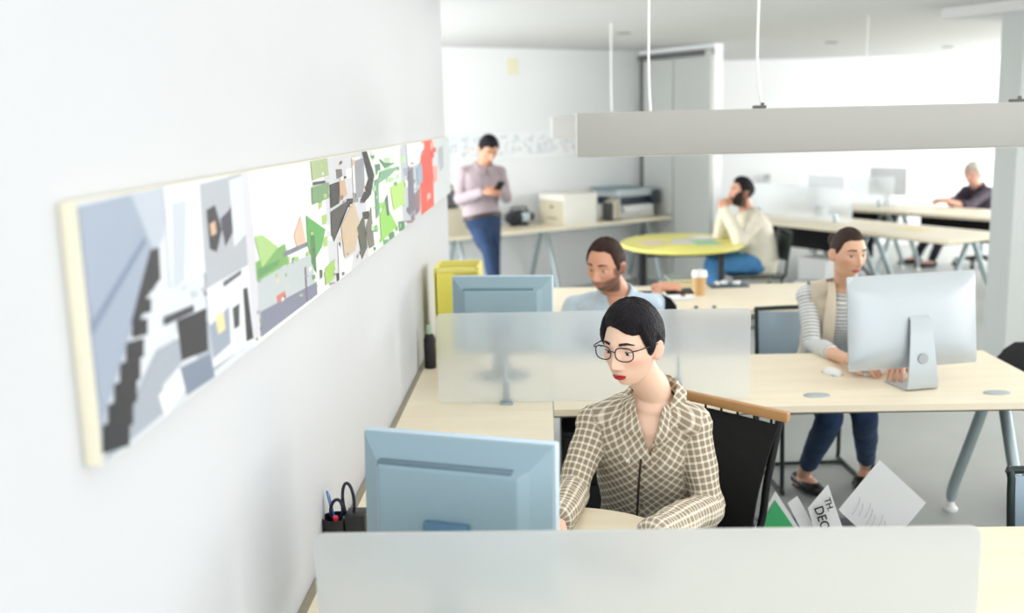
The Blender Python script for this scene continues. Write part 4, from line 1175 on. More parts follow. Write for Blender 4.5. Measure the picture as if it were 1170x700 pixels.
        if stubble:
            c, a = stubble
            ms = np.clip((-.058-z+np.abs(x)*.42)/.012, 0, 1)
            ms = np.maximum(ms, np.clip(g2(x, z, 0, -.0565, .030, .006)*1.6, 0, 1)*.9)
            ms = np.maximum(ms, np.clip((np.abs(x)-.061)/.006, 0, 1)*np.clip((.01-z)/.01, 0, 1))
            ms = ms*(1-np.clip(g2(x, z, 0, -.068, .024, .008)*1.4, 0, 1)*.9)
            f2 = (np.clip((.034-y)/.01, 0, 1)*np.clip((z+.135)/.01, 0, 1)*(np.abs(x) < .09))
            m_ = (ms*a*f2*(y < .034))[:, None]; col[:] = col*(1-m_)+np.array(lin(c)[:3])*m_
        blend(np.clip(g2(x, z, .0075, -.0475, .0034, .0022)*1.3, 0, 1), (96, 52, 44), .75)  # dark reddish spots paint the shade inside the nostrils
        if lips: blend(np.clip(g2(x, z, 0, -.068, .0225, .0085)*2.2-.7, 0, 1), lips, .85)
        ea = (np.abs(x) > .07) & (np.abs(z+.012) < .035) & (np.abs(y-.014) < .03)
        col[ea] = col[ea]*.75+np.array(lin((224, 140, 120))[:3])*.25
        if hands:                                                   # separate fingers keep their own fine mesh
            hb = MB()
            for (sd, d, nn, th, curl, sc) in hands: hand(hb, J['wr'+sd], d, nn, th, curl, sc)
            bmesh.ops.recalc_face_normals(hb.bm, faces=hb.bm.faces[:])
            bmh = bmesh.new(); bmh.from_mesh(me); nv = len(bmh.verts)
            tmp = bpy.data.meshes.new('t'); hb.bm.to_mesh(tmp); hb.bm.free(); bmh.from_mesh(tmp); bpy.data.meshes.remove(tmp)
            bmh.to_mesh(me); nh = len(bmh.verts)-nv; bmh.free()
            col = np.vstack([col, np.tile(base_c*np.array([1, .93, .9]), (nh, 1))])
        at_ = me.color_attributes.new('tint', 'FLOAT_COLOR', 'POINT')
        at_.data.foreach_set('color', np.c_[col, np.ones(len(col))].astype(np.float32).ravel())
        o = finish('body', me, M_skin, s.root, s.loc)
        # eyes, brows
        w_ = mat('eye_white', (232, 230, 226), .2); ir = mat('iris_' + str(s.P.get('iris', (60, 44, 32))), s.P.get('iris', (60, 44, 32)), .15)
        lid = mat('lid_%d_%d_%d' % s.skin, tuple(int(v*.93) for v in s.skin), .5)
        for t in (-1, 1):
            c = M @ Vector((t*.0305, -.0655, .0)); rot = M.to_3x3().normalized(); sc = M.to_scale()[0]
            e = MB().ball(c, .0134*sc, seg=18).build('eye', w_, s.root, local_to=s.loc)
            look = rot @ Vector((t*-.05+s.P.get('gx', 0), -1, s.P.get('gz', -.1))).normalized()
            MB().ball(c+look*.0078*sc, .0070*sc, seg=14).build('iris', ir, e, local_to=s.loc)
            # lids: upper shell and thin lower shell
            ops = s.P.get('open', .25)
            nj, ni = 10, 20; a = np.linspace(-1.5, 1.5, ni)
            for nm, e0, e1 in (('upper_lid', ops, 1.45), ('lower_lid', -1.3, -.42)):
                pts = np.array([[rot @ Vector((math.sin(q)*math.cos(v*(1-.12*(q/1.5)**2)), -math.cos(q)*math.cos(v), math.sin(v*(1-.35*(q/1.5)**2*(nm == 'lower_lid')))))*.0144*sc+c-s.loc for q in a] for v in np.linspace(e0, e1, nj)])
                bm = bmesh.new(); add_grid(bm, pts); lm = bpy.data.meshes.new(nm); bm.to_mesh(lm); bm.free(); lm.materials.append(lid)
                lm.polygons.foreach_set('use_smooth', [True]*len(lm.polygons))
                lo = bpy.data.objects.new(nm, lm); COL.objects.link(lo); lo.parent = e
        if s.f:
            for t in (-1, 1):
                c = M @ Vector((t*.0305, -.0655, .0)); rot = M.to_3x3().normalized(); sc = M.to_scale()[0]
                pts = [rot @ Vector((math.sin(q)*math.cos(ops*(1-.12*(q/1.5)**2)), -math.cos(q)*math.cos(ops), math.sin(ops*(1-.5*(q/1.5)**2))))*.0149*sc+c-s.loc for q in np.linspace(-1.1, 1.1, 12)]
                MB().tube(pts, .0011, seg=6).build('eyelashes', mat('lash', (24, 18, 18), .6), s.root)
        bmat = mat('brow_%d_%d_%d' % brow, brow, .8)
        for t in (-1, 1):
            def kb(A, E, p):
                x_ = np.abs(p[..., 0]); zc_ = .0262+.002*np.sin(np.clip((x_-.012)/.036, 0, 1)*2.6)-.004*np.clip((x_-.034)/.014, 0, 1)
                return (x_ > .013) & (x_ < .049) & (np.abs(p[..., 2]-zc_) < .0036*(1-.55*np.clip((x_-.03)/.019, 0, 1)))
            patch('eyebrow', s.P, M, bmat, s.root, s.loc, (t*.06, t*1.0), (.02, .42), kb, lambda A, E, p: np.full(A.shape, .0022), (70, 70))
        return o
    def lips(s, c):
        def kl(A, E, p):
            x_ = np.abs(p[..., 0])/.0235; z_ = p[..., 2]+.0678
            up = .0082*np.clip(1-x_**2, 0, 1)**.7-.0022*np.exp(-(x_/.14)**2); lo = -.0105*np.clip(1-x_**2, 0, 1)**.8
            return (x_ < 1) & (z_ < up) & (z_ > lo)
        return patch('lips', s.P, s.J['head'], mat('lips_%d_%d_%d' % c, c, .3), s.root, s.loc, (-.42, .42), (-.95, -.35), kl, lambda A, E, p: np.full(A.shape, .0026), (110, 90))
    def hair(s, m, thick=.018, front=.066, fringe=0., part=0., side=.02, nape=-.075, name='hair', rough=.0016):
        """cap of short hair; hairline height by azimuth"""
        def line(A, p):
            a = np.abs(A)
            top = front-fringe*np.exp(-((A-part)/.45)**2)
            z = np.interp(a, [0, .55, .95, 1.25, 1.42, 1.55, 1.85, 2.2, PI], [0, 0, -.012, side-front, side-front-.012, -.0-front+.012, -.018-front, -.05-front, nape-front])
            return top+z
        def keep(A, E, p): return p[..., 2] > line(A, p)
        def off(A, E, p):
            h = p[..., 2]-line(A, p)
            return -.003+thick*np.clip(h/.028, 0, 1)**.6*(.62+.38*np.clip(p[..., 2]/.09, 0, 1))
        return patch(name, s.P, s.J['head'], m, s.root, s.loc, (-PI, PI), (-.85, PI/2-.001), keep, off, (150, 240), rough)
    def beard(s, m, thick=.008):
        def keep(A, E, p):
            x_, z_ = np.abs(p[..., 0]), p[..., 2]
            return (z_ < -.050+np.clip((x_-.03)/.035, 0, 1)*.055) & ~((x_ < .021) & (np.abs(z_+.068) < .0075)) & ~((z_ > -.05) & (x_ < .024) & (z_ > -.056)) & (np.abs(A) < 1.4)
        return patch('beard', s.P, s.J['head'], m, s.root, s.loc, (-1.45, 1.45), (-1.35, .1), keep, lambda A, E, p: thick*np.clip(-(p[..., 2]+.02)/.05, .25, 1), (90, 110), .001)
    def cloth_uv(s, me, segs, pat):
        """UV in metres: around and along the nearest limb"""
        co = coords(me); best = np.full(len(co), 1e9); uv = np.zeros((len(co), 2))
        for (p, q, r, ref, rot) in segs:
            p = np.array(p); q = np.array(q); ax = q-p; L = np.linalg.norm(ax); ax /= L
            rel = co-p; t = rel@ax; tc = np.clip(t, 0, L); rad = np.linalg.norm(rel-tc[:, None]*ax, axis=1)/r
            e1 = np.array(ref)-ax*np.dot(ref, ax); e1 /= np.linalg.norm(e1); e2 = np.cross(ax, e1)
            ang = np.arctan2(rel@e2, rel@e1); u = ang*r*.95; v = t
            c_, s_ = math.cos(rot), math.sin(rot)
            m_ = rad < best; best[m_] = rad[m_]
            uv[m_, 0] = (u*c_-v*s_)[m_]; uv[m_, 1] = (u*s_+v*c_)[m_]
        l = me.uv_layers.new(name='cloth'); vi = np.empty(len(me.loops), dtype=np.int32); me.loops.foreach_get('vertex_index', vi)
        l.data.foreach_set('uv', uv[vi].astype(np.float32).ravel())
    def wrinkle(s, me, amp, scale, seed=0.):
        co = coords(me); nm = np.empty(len(me.vertices)*3, dtype=np.float32); me.vertices.foreach_get('normal', nm); nm = nm.reshape(-1, 3)
        d = np.array([mnoise.noise(Vector((c[0]*scale+seed, c[1]*scale, c[2]*scale*.7)))+.5*mnoise.noise(Vector((c[0]*scale*2.3, c[1]*scale*2.3+seed, c[2]*scale*1.3))) for c in co])
        setco(me, co+nm*(amp*d)[:, None])
    def shirt(s, m, name='shirt', voxel=.005, g=.010, t_end=(1., 1.), loose=.006, neckr=None, vdepth=0., vw=.03, rot=0., bottom=.0, wr=(.004, 14), extra=None, arms='LR', belly=.008, hem=None):
        J = s.J; mb = MB(); s.torso(mb, g, neckr=neckr, loose=belly)
        for sd in arms: s.arm(mb, sd, g, t_end['LR'.index(sd)], loose=loose)
        if extra: extra(mb)
        me = remesh(mb, voxel, 4, .5)
        if wr: s.wrinkle(me, wr[0], wr[1], len(name)*1.3+J['pelvis'].x)
        R = s.right; up = (J['neck']-J['chest']).normalized(); fw = s.fwd()
        if fw.dot(s.J['head'].to_3x3() @ Vector((0, -1, 0))) < 0: fw = -fw
        segs = [(J['pelvis'], J['neck'], .155, -fw, rot)]
        for sd in 'LR':
            segs += [(J['sh'+sd], J['el'+sd], .055, R if sd == 'R' else -R, 0), (J['el'+sd], J['wr'+sd], .050, R if sd == 'R' else -R, 0)]
        # atan2 seam away from the front
        segs[0] = (J['pelvis'], J['neck'], .155, tuple(fw), rot)
        s.cloth_uv(me, [(a, b, r, tuple(f), q) for a, b, r, f, q in segs], rot)
        bm = bmesh.new(); bm.from_mesh(me); dele = []
        for f in bm.faces:
            c = f.calc_center_median(); r = c-J['neck']; h = r.dot(up); xx = r.dot(R); ff = r.dot(fw)
            if vdepth and ff > -.01 and h < .06 and h > -vdepth and abs(xx) < vw*(h+vdepth)/vdepth+.002: dele.append(f)
            elif hem is not None and (c-hem).dot(J['waist']-J['pelvis']) < 0: dele.append(f)
            elif h > -.004 and (r-up*h).length < (neckr or .06)*1.02+.004 and h > -.004 and h < .1: dele.append(f)
        bmesh.ops.delete(bm, geom=dele, context='FACES'); bm.to_mesh(me); bm.free()
        return finish(name, me, m, s.root, s.loc)
    def trousers(s, m, name='trousers', voxel=.006, g=.010, t_end=.96, wr=(.004, 16)):
        J = s.J; mb = MB()
        R = s.right; hipm = lerp(J['hipL'], J['hipR'], .5)
        rad = (.165*s.k+g, .122*s.k+g)
        mb.tube([J['pelvis']-(J['waist']-J['pelvis']).normalized()*.07, J['pelvis'], lerp(J['pelvis'], J['waist'], .55)], [(.14+g, .10+g), rad, (rad[0]*.94, rad[1]*.94)], axis=R, seg=32, smooth=4, round_caps=True)
        for sd in 'LR': s.leg(mb, sd, g, t_end)
        me = remesh(mb, voxel, 4, .5)
        if wr: s.wrinkle(me, wr[0], wr[1], 3.1)
        return finish(name, me, m, s.root, s.loc)
    def shoes(s, m, h=.055, name='shoe'):
        J = s.J
        for sd in 'LR':
            an, to = J['an'+sd], J['to'+sd]; d = (to-an); d.z = 0; d.normalize(); a = Vector((-d.y, d.x, 0))
            b = Vector((an.x, an.y, to.z-.02))-d*.05; e = Vector((to.x, to.y, to.z-.02))+d*.02; zz = Vector((0, 0, 1))
            sh = MB().tube([b+zz*.04, b+d*.04+zz*.04, lerp(b, e, .55)+zz*.032, e-d*.02+zz*.026, e+zz*.02], [(.028, .030), (.038, h*.8), (.044, .034), (.042, .027), (.022, .016)], axis=a, seg=20, smooth=4, round_caps=True).build(name, m, s.root, local_to=s.loc)
            MB().tube([b-d*.005+zz*.006, b+d*.06+zz*.006, lerp(b, e, .6)+zz*.006, e+zz*.006], [(.026, .007), (.036, .007), (.044, .007), (.022, .007)], axis=a, seg=20, smooth=4).build('sole', M_black, sh, local_to=s.loc)
    def collar(s, m, r0=.058, r1=.088, rise=.035, vdepth=.1, pts=.03, gap=.25, tilt=0.):
        """two-leaf turned-down collar"""
        J = s.J; up = (J['neck']-J['chest']).normalized(); R = s.right; fw = s.fwd()
        if fw.dot(s.J['head'].to_3x3() @ Vector((0, -1, 0))) < 0: fw = -fw
        rows = [[], [], [], []]
        for i in range(49):
            a = -PI+gap+(2*PI-2*gap)*i/48           # 0 = back of the neck
            q = abs(a)/(PI-gap); dirv = -fw*math.cos(a)+R*math.sin(a)
            dropv = vdepth*max(0, (q-.55)/.45)**1.5
            hi = rise*(1-.55*q)-dropv
            leaf = r1-r0+pts*max(0, (q-.6)/.4)**1.3
            c = J['neck']+up*.006
            rr = r0*(1+.12*q)
            rows[0].append(c+dirv*rr+up*(hi-.03)-s.loc)
            rows[1].append(c+dirv*(rr+.004)+up*hi-s.loc)
            rows[2].append(c+dirv*(rr+.012)+up*(hi-.004)-s.loc)
            rows[3].append(c+dirv*(rr+leaf)+up*(hi-.03-.012*q-pts*.5*max(0, (q-.6)/.4))-s.loc)
        return MB().grid(rows, thick=.0025).build('collar', m, s.root, angle=70)

def relaxed_leg(hip, knee, ankle, toe): pass
#@@W1
M_jean = mat('blue_denim', (32, 56, 90), .85, var=.22, vscale=14, bump=.25, bscale=120)
M_jeanl = mat('bright_blue_denim', (72, 132, 184), .85, var=.14, vscale=12, bump=.25, bscale=120)
M_darkt = mat('dark_trousers', (28, 30, 40), .85, var=.1, vscale=20, bump=.2, bscale=150)
M_shoe = mat('black_leather', (24, 22, 24), .4, var=.05)
M_hairb = mat('black_hair', (20, 16, 22), .5, spec=.22, var=.25, vscale=60, bump=.5, bscale=220)
M_hairbr = mat('dark_brown_hair', (58, 40, 32), .55, spec=.25, var=.25, vscale=70, bump=.5, bscale=220)
M_hairw = mat('white_hair', (206, 201, 192), .55, var=.08, vscale=60, bump=.4, bscale=200)
M_bear = mat('dark_beard', (44, 32, 28), .7, var=.3, vscale=90, bump=.6, bscale=300)

# --- the woman in glasses and checked shirt (faces the foreground monitor)
def woman_glasses():
    HD = .97
    hm = head_matrix(at(722, 393, Y=2.72), math.radians(35), math.radians(6), math.radians(0), HD)
    J = dict(pelvis=at(752, 606, Y=3.02), waist=at(748, 556, Y=2.94), chest=at(741, 508, Y=2.87), neck=at(746, 453, Y=2.82), head=hm,
             shR=at(680, 484, Y=2.88), shL=at(791, 484, Y=2.79), elR=at(655, 560, Y=2.76), wrR=at(636, 594, z=.79),
             elL=at(809, 580, Y=2.76), wrL=at(742, 613, z=.785),
             hipR=Vector((.27, 2.98, .54)), hipL=Vector((.43, 2.90, .54)), knR=Vector((.06, 2.58, .53)), knL=Vector((.24, 2.50, .53)),
             anR=Vector((.05, 2.62, .09)), anL=Vector((.24, 2.56, .09)), toR=Vector((.0, 2.47, .03)), toL=Vector((.19, 2.40, .03)))
    f = Figure('woman in round dark glasses and tan checked shirt typing at the foreground desk', J, True, dict(w=.95, jaw=-.1, nose=.92, open=.2, gz=-.3, gx=0, iris=(58, 44, 36)), (240, 203, 180), .96)
    dR = Vector((-.2, -.95, -.05)); dL = Vector((-.5, -.8, -.03))
    f.body(.003, [('R', dR, (0, .0, 1), 1, .28, .92), ('L', dL, (0, 0, 1), -1, .28, .92)], None, None, (34, 26, 26))
    f.lips((186, 30, 44))
    f.hair(M_hairb, .027, .067, .017, .6, -.012, -.055)
    M_check = uv_stripes('checked_cotton', (152, 137, 114), (234, 227, 212), .0205, .0205, .32, .32)
    sh = f.shirt(M_check, 'shirt', .004, .011, (.93, .93), .012, .058, .120, .036, PI/4, wr=(.006, 15), belly=.02)
    c = f.collar(M_check, .059, .094, .036, .105, .045, .22)
    me = c.data; l = me.uv_layers.new(name='cloth')
    for lp in me.loops:
        v = me.vertices[lp.vertex_index].co; l.data[lp.index].uv = (v.x*.7+v.z*.7+v.y*.3, v.z*.7-v.x*.7+v.y*.3)
    # front placket with dark edge line and buttons
    up = (J['neck']-J['chest']).normalized(); fw = f.fwd()
    co = coords(sh.data)+np.array(f.loc)
    def front(h):
        best = None; bd = -9
        c0 = J['neck']-up*h
        d = co-np.array(c0); m_ = (np.abs(d@np.array(up)) < .008) & (np.abs(d@np.array(f.right)) < .012)
        k = (d@np.array(fw))[m_]
        return c0+fw*((k.max() if len(k) else .1)+.0015)
    pts = [front(h) for h in np.linspace(.13, .40, 12)]
    MB().tube(pts, [(.0032, .0016)]*len(pts), axis=f.right, seg=8).build('placket_edge', mat('olive_thread', (62, 54, 40), .9), f.root, local_to=f.loc)
    for i in (1, 4, 7, 10): MB().ball(pts[i]+f.right*.012, (.005, .003, .005), seg=10).build('button', mat('horn_button', (96, 84, 66), .4), f.root, local_to=f.loc)
    f.trousers(M_darkt, g=.008); f.shoes(M_shoe)
    # glasses
    M = hm; R3 = M.to_3x3().normalized()
    g = bpy.data.objects.new('glasses', None); COL.objects.link(g); g.parent = f.root; g['label'] = 'dark rimmed glasses'
    rim = mat('dark_rim', (46, 42, 48), .25)
    for t in (-1, 1):
        pts = []
        for k in range(29):
            a = 2*PI*k/28
            ca, sa = math.cos(a), math.sin(a)
            ex = abs(ca)**.75*math.copysign(1, ca)*.0265; ez = abs(sa)**.8*math.copysign(1, sa)*.0195
            x_ = t*.0335+ex; z_ = .0035+ez
            pts.append(M @ Vector((x_, -.1035+.25*max(0, abs(x_)-.03)+.0, z_))-f.loc)
        MB().tube(pts, .0017, seg=8, caps=False).build('rim', rim, g)
        MB().tube([M @ Vector((t*.0335, -.1035, .0225))-f.loc+Vector((0, 0, 0)), M @ Vector((t*.0335+t*.012, -.1030, .0232))-f.loc], .0022, seg=8).build('rim_bar', rim, g)
        MB().tube([M @ Vector((t*.0600, -.0960, .015))-f.loc, M @ Vector((t*.0695, -.088, .016))-f.loc, M @ Vector((t*.0775, -.03, .012))-f.loc, M @ Vector((t*.0775, .012, .006))-f.loc, M @ Vector((t*.074, .03, -.012))-f.loc], .0018, seg=8, smooth=4).build('temple', rim, g)
    MB().tube([M @ Vector((-.0085, -.1045, .008))-f.loc, M @ Vector((0, -.108, .011))-f.loc, M @ Vector((.0085, -.1045, .008))-f.loc], .0016, seg=8, smooth=4).build('bridge', rim, g)
    return f
woman_glasses()
#@@W2
def V3(p, **k):
    q = Vector(p)
    for a, b in k.items(): setattr(q, a, b)
    return q
# --- the woman in the striped top
def woman_striped():
    hm = head_matrix(at(969, 288, Y=4.62), math.radians(-16), math.radians(6), 0, .97)
    pel = at(950, 436, Y=4.96); pel.z = .545
    J = dict(pelvis=pel, waist=at(954, 394, Y=4.86), chest=at(959, 362, Y=4.78), neck=at(965, 326, Y=4.72), head=hm,
             shR=at(923, 338, Y=4.76), shL=at(1006, 338, Y=4.74), elR=at(928, 394, Y=4.62), wrR=at(972, 412, z=.785),
             elL=at(1024, 392, Y=4.55), wrL=at(1024, 416, z=.785),
             hipR=pel+Vector((-.085, -.05, -.01)), hipL=pel+Vector((.085, -.05, -.01)),
             knR=at(948, 478, z=.505), knL=at(988, 474, z=.505), anR=at(918, 541, z=.085), anL=at(990, 534, z=.085),
             toR=at(934, 561, z=.03), toL=at(983, 553, z=.03))
    f = Figure('woman in striped top and beige waistcoat sitting behind the silver computer', J, True, dict(w=.97, open=.2, gz=-.15, gx=-.1, iris=(70, 60, 50)), (226, 180, 152), .98)
    f.body(.004, [('R', Vector((.6, -.8, -.05)), (0, 0, 1), 1, .3, .92), ('L', Vector((-.35, -.9, -.05)), (0, 0, 1), -1, .3, .92)], None, None, (52, 38, 32))
    f.lips((190, 104, 98))
    f.hair(M_hairbr, .010, .066, .0, .0, .0, -.06)
    bun = hm @ Vector((0, .115, .035))
    MB().ball(bun, (.035, .032, .034), seg=18).build('hair_bun', M_hairbr, f.root, local_to=f.loc)
    M_str = uv_stripes('striped_jersey', (232, 233, 231), (150, 160, 166), None, .0165, 0, .36)
    f.shirt(M_str, 'striped_top', .005, .006, (.48, .48), .006, .075, .0, .03, wr=(.0025, 16))
    # open waistcoat
    M_vest = mat('beige_linen', (206, 196, 178), .85, var=.03, vscale=30, bump=.3, bscale=120)
    mb = MB(); f.torso(mb, .022, neckr=.078, loose=.008)
    me = remesh(mb, .006, 4); f.wrinkle(me, .004, 13, 2.)
    R = f.right; up = (J['neck']-J['chest']).normalized(); fw = f.fwd()
    bm = bmesh.new(); bm.from_mesh(me); dele = []
    for q in bm.faces:
        r = q.calc_center_median()-J['neck']; h = r.dot(up); xx = r.dot(R); ff = r.dot(fw)
        if (ff > 0 and abs(xx) < .052+.02*min(1, max(0, -h/.3))) or (h > -.012 and (r-up*h).length < .085): dele.append(q)
        elif abs(xx) > .158 and h > -.13 and h < .02: dele.append(q)
    bmesh.ops.delete(bm, geom=dele, context='FACES'); bm.to_mesh(me); bm.free()
    finish('waistcoat', me, M_vest, f.root, f.loc)
    M_lap = mat('cream_lapel', (226, 214, 194), .8)
    for t in (-1, 1):
        rows = []
        for j in range(10):
            v = j/9; h = .03-.30*v; wd = .020+.022*math.sin(min(1, v*1.6)*PI*.6)
            c = J['neck']+up*h; x0 = (.062+.0*v); z0 = np.interp(v, [0, .12, .3, .6, 1], [.02, .075, .118, .145, .150])
            rows.append([c+R*t*(x0-.01)+fw*(z0+.004)-f.loc, c+R*t*(x0+wd*.5)+fw*(z0+.004)-f.loc, c+R*t*(x0+wd)+fw*(z0-.008)-f.loc])
        MB().grid(rows, thick=.004).build('lapel', M_lap, f.root, local_to=None)
    f.trousers(M_jean, g=.008, t_end=.80)
    f.shoes(M_shoe, .03, 'flat_shoe')
woman_striped()

def phone(label, c, d, n):
    d = Vector(d).normalized(); n = Vector(n); n = (n-d*n.dot(d)).normalized(); a = d.cross(n)
    M = Matrix(((a.x, d.x, n.x), (a.y, d.y, n.y), (a.z, d.z, n.z)))
    t = thing('phone', label, 'phone', c, 0)
    MB().box((0, 0, 0), (.07, .142, .008), M, bevel=.003).build('case', M_black, t)
    MB().box(n*.0044, (.064, .13, .0008), M).build('screen', M_screen, t)

# --- the bearded man in the pale blue shirt
def man_blue():
    hm = head_matrix(at(692, 302, Y=4.74), math.radians(32), math.radians(12), math.radians(3), 1.07)
    J = dict(pelvis=Vector((.42, 4.97, .56)), waist=Vector((.415, 4.95, .70)), chest=at(697, 376, Y=4.88), neck=at(703, 335, Y=4.84), head=hm,
             shR=at(657, 351, Y=4.90), shL=at(742, 349, Y=4.84), elR=at(640, 404, Y=4.80), wrR=Vector((.235, 4.63, .665)),
             elL=at(744, 362, Y=5.10), wrL=at(752, 328, Y=5.16),
             hipR=Vector((.33, 4.93, .55)), hipL=Vector((.51, 4.91, .55)), knR=Vector((.25, 4.55, .54)), knL=Vector((.50, 4.52, .54)),
             anR=Vector((.2, 4.6, .09)), anL=Vector((.5, 4.6, .09)), toR=Vector((.14, 4.46, .03)), toL=Vector((.46, 4.45, .03)))
    f = Figure('bearded man in pale blue shirt sitting behind the second frosted screen', J, False, dict(w=1., jaw=.7, open=.14, gz=-.35, iris=(60, 46, 36)), (220, 164, 136), .98)
    dirL = Vector((.8, .1, .0))
    f.body(.004, [('R', Vector((.1, -.85, -.22)), (0, 0, 1), 1, .3, 1.), ('L', dirL, (0, -.3, 1), -1, .5, 1.)], (196, 110, 100), ((70, 46, 38), .78), (52, 36, 30))
    f.hair(M_hairbr, .016, .078, .0, 0, -.012, -.05)
    M_bl = mat('pale_blue_cotton', (196, 215, 231), .8, var=.02, vscale=10, bump=.25, bscale=60)
    f.shirt(M_bl, 'shirt', .005, .010, (.5, .95), .010, .066, .085, .032, wr=(.006, 12), belly=.012)
    f.collar(M_bl, .066, .104, .034, .085, .045, .24)
    f.trousers(M_darkt, g=.008); f.shoes(M_shoe)
    phone('dark phone in the hand of the man in the blue shirt', J['wrL']+Vector((.105, -.01, -.022)), (.8, .1, 0), (0, -.2, 1))
man_blue()

# --- the man standing by the back wall
def man_standing():
    hm = head_matrix(at(558, 170, Y=9.0), math.radians(-24), math.radians(32), 0, 1.04)
    J = dict(pelvis=at(552, 252, Y=9.02), waist=at(549, 236, Y=9.04), chest=at(548, 214, Y=9.06), neck=at(552, 189, Y=9.05), head=hm,
             shR=at(530, 198, Y=9.0), shL=at(571, 197, Y=9.14), elR=at(525, 228, Y=8.95), wrR=at(552, 219, Y=8.76),
             elL=at(579, 226, Y=9.06), wrL=at(572, 217, Y=8.80),
             hipR=at(545, 256, Y=9.0), hipL=at(561, 256, Y=9.06), knR=at(558, 288, Y=8.84), knL=at(564, 287, Y=9.0),
             anR=V3(at(572, 300, Y=8.74), z=.09), anL=V3(at(563, 300, Y=8.98), z=.09))
    J['toR'] = V3(J['anR']+Vector((.1, -.14, 0)), z=.03); J['toL'] = V3(J['anL']+Vector((.05, -.16, 0)), z=.03)
    f = Figure('man in mauve shirt and jeans standing by the back wall looking at a phone', J, False, dict(open=.1, gz=-.4), (198, 146, 116), .98)
    f.body(.006, [('R', Vector((.9, -.35, .12)), (0, -.5, .8), -1, .6, 1.), ('L', Vector((-.55, -.6, .1)), (.3, -.5, .8), 1, .6, 1.)], (170, 96, 86), None, (26, 20, 20))
    f.hair(M_hairb, .022, .062, .006, 0, .0, -.06)
    M_mv = mat('mauve_cotton', (164, 150, 154), .8, var=.03, vscale=10, bump=.25, bscale=60)
    f.shirt(M_mv, 'shirt', .006, .010, (.93, .93), .008, .066, .0, .032, wr=(.005, 13), belly=.002, hem=lerp(J['pelvis'], J['waist'], .24))
    f.collar(M_mv, .066, .10, .034, .03, .04, .2)
    f.trousers(M_jean, g=.006, wr=(.005, 12)); f.shoes(M_shoe)
    up = (J['waist']-J['pelvis']).normalized(); c = lerp(J['pelvis'], J['waist'], .28)
    MB().tube([c-up*.018, c+up*.018], [(.180, .137), (.180, .137)], axis=f.right, seg=40).build('belt', mat('brown_belt', (52, 36, 30), .5), f.root, local_to=f.loc)
    c2 = lerp(J['wrR'], J['wrL'], .5)+Vector((.06, -.06, .035))
    phone('small dark phone held by the standing man', c2, (.4, -.5, .6), (-.2, .5, .6))
man_standing()

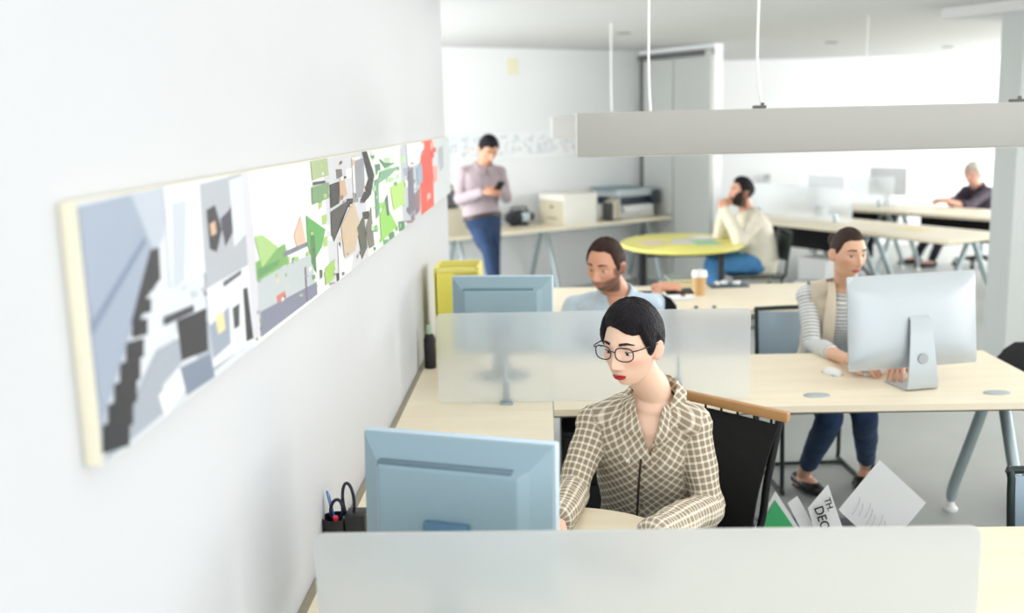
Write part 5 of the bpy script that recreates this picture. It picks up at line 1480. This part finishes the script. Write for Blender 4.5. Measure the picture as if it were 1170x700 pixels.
# --- the man in the white sweater at the yellow table
def man_sweater():
    hm = head_matrix(at(847, 219, Y=8.76), math.radians(76), math.radians(-4), 0, 1.03)
    pel = at(869, 297, Y=8.78)
    J = dict(pelvis=pel, waist=at(866, 281, Y=8.78), chest=at(861, 262, Y=8.78), neck=at(853, 240, Y=8.78), head=hm,
             shL=at(866, 251, Y=8.58), shR=at(852, 248, Y=8.97), elL=at(846, 276, Y=8.47), wrL=at(828, 240, Y=8.60),
             elR=at(822, 270, Y=8.92), wrR=at(828, 238, Y=8.80), hipL=pel+Vector((-.02, -.09, -.01)), hipR=pel+Vector((-.02, .09, -.01)),
             knL=at(817, 303, Y=8.62), knR=at(813, 300, Y=8.92))
    J['anL'] = V3(J['knL']+Vector((.06, 0, 0)), z=.09); J['anR'] = V3(J['knR']+Vector((.02, 0, 0)), z=.09)
    J['toL'] = V3(J['anL']+Vector((-.17, -.02, 0)), z=.03); J['toR'] = V3(J['anR']+Vector((-.17, .02, 0)), z=.03)
    f = Figure('man in white sweater and blue jeans sitting at the yellow table', J, False, dict(open=.25, jaw=.4), (212, 160, 132), 1.)
    f.body(.006, [('L', Vector((-.1, .5, .75)), (-.3, -.8, .3), 1, .8, 1.), ('R', Vector((-.1, -.5, .75)), (-.3, .8, .3), -1, .8, 1.)], (170, 96, 86), ((50, 36, 32), .8), (26, 20, 20))
    f.hair(M_hairb, .022, .072, .0, 0, .0, -.06)
    f.beard(M_bear, .009)
    M_sw = mat('white_knit', (232, 226, 208), .9, var=.03, vscale=14, bump=.5, bscale=90)
    f.shirt(M_sw, 'sweater', .006, .014, (.95, .95), .010, .07, .0, .03, wr=(.006, 11), belly=.02)
    f.trousers(M_jeanl, g=.012, wr=(.005, 12)); f.shoes(mat('white_leather', (226, 226, 224), .5))
    visitor_chair('dark framed visitor chair under the man in the white sweater', (pel.x-.07, pel.y, 0), math.radians(-88), 'dark visitor chairs', M_darkm)
man_sweater()

# --- the white-haired man at the far right table
def man_older():
    hm = head_matrix(at(1112, 199, Y=11.72), math.radians(52), math.radians(6), 0, 1.08)
    pel = at(1121, 252, Y=11.86)
    J = dict(pelvis=pel, waist=at(1120, 239, Y=11.84), chest=at(1118, 226, Y=11.80), neck=at(1116, 213, Y=11.76), head=hm,
             shL=at(1129, 219, Y=11.62), shR=at(1104, 218, Y=11.92), elL=at(1106, 236, Y=11.34), wrL=at(1083, 230, Y=11.28),
             elR=at(1090, 231, Y=11.70), wrR=at(1079, 228, Y=11.52), hipL=pel+Vector((-.03, -.09, -.01)), hipR=pel+Vector((-.03, .09, -.01)))
    J['knL'] = V3(J['hipL']+Vector((-.40, -.03, 0)), z=.52); J['knR'] = V3(J['hipR']+Vector((-.42, .06, 0)), z=.52)
    J['anL'] = V3(J['knL']+Vector((-.14, .05, 0)), z=.09); J['anR'] = V3(J['knR']+Vector((-.2, .06, 0)), z=.09)
    J['toL'] = V3(J['anL']+Vector((-.17, -.02, 0)), z=.03); J['toR'] = V3(J['anR']+Vector((-.17, .02, 0)), z=.03)
    f = Figure('white haired man in dark plum shirt leaning on the far table by the column', J, False, dict(open=.2, jaw=.3), (222, 170, 148), 1.)
    f.body(.007, [('L', Vector((-.9, .2, .05)), (0, -.3, .9), 1, .4, 1.), ('R', Vector((-.9, -.2, .05)), (0, .1, 1), -1, .4, 1.)], (190, 120, 110), None, (190, 184, 176))
    f.hair(M_hairw, .030, .062, .0, 0, -.02, -.07)
    M_pl = mat('plum_cotton', (62, 52, 66), .85, var=.05, vscale=12, bump=.25, bscale=60)
    f.shirt(M_pl, 'shirt', .007, .012, (.02, .02), .012, .068, .0, .03, wr=(.005, 12), belly=.02)
    f.collar(M_pl, .068, .10, .03, .03, .035, .2)
    f.trousers(M_darkt, g=.01); f.shoes(M_shoe)
    swivel_chair('black swivel chair under the white haired man', (pel.x+.02, pel.y, 0), math.radians(-75))
man_older()
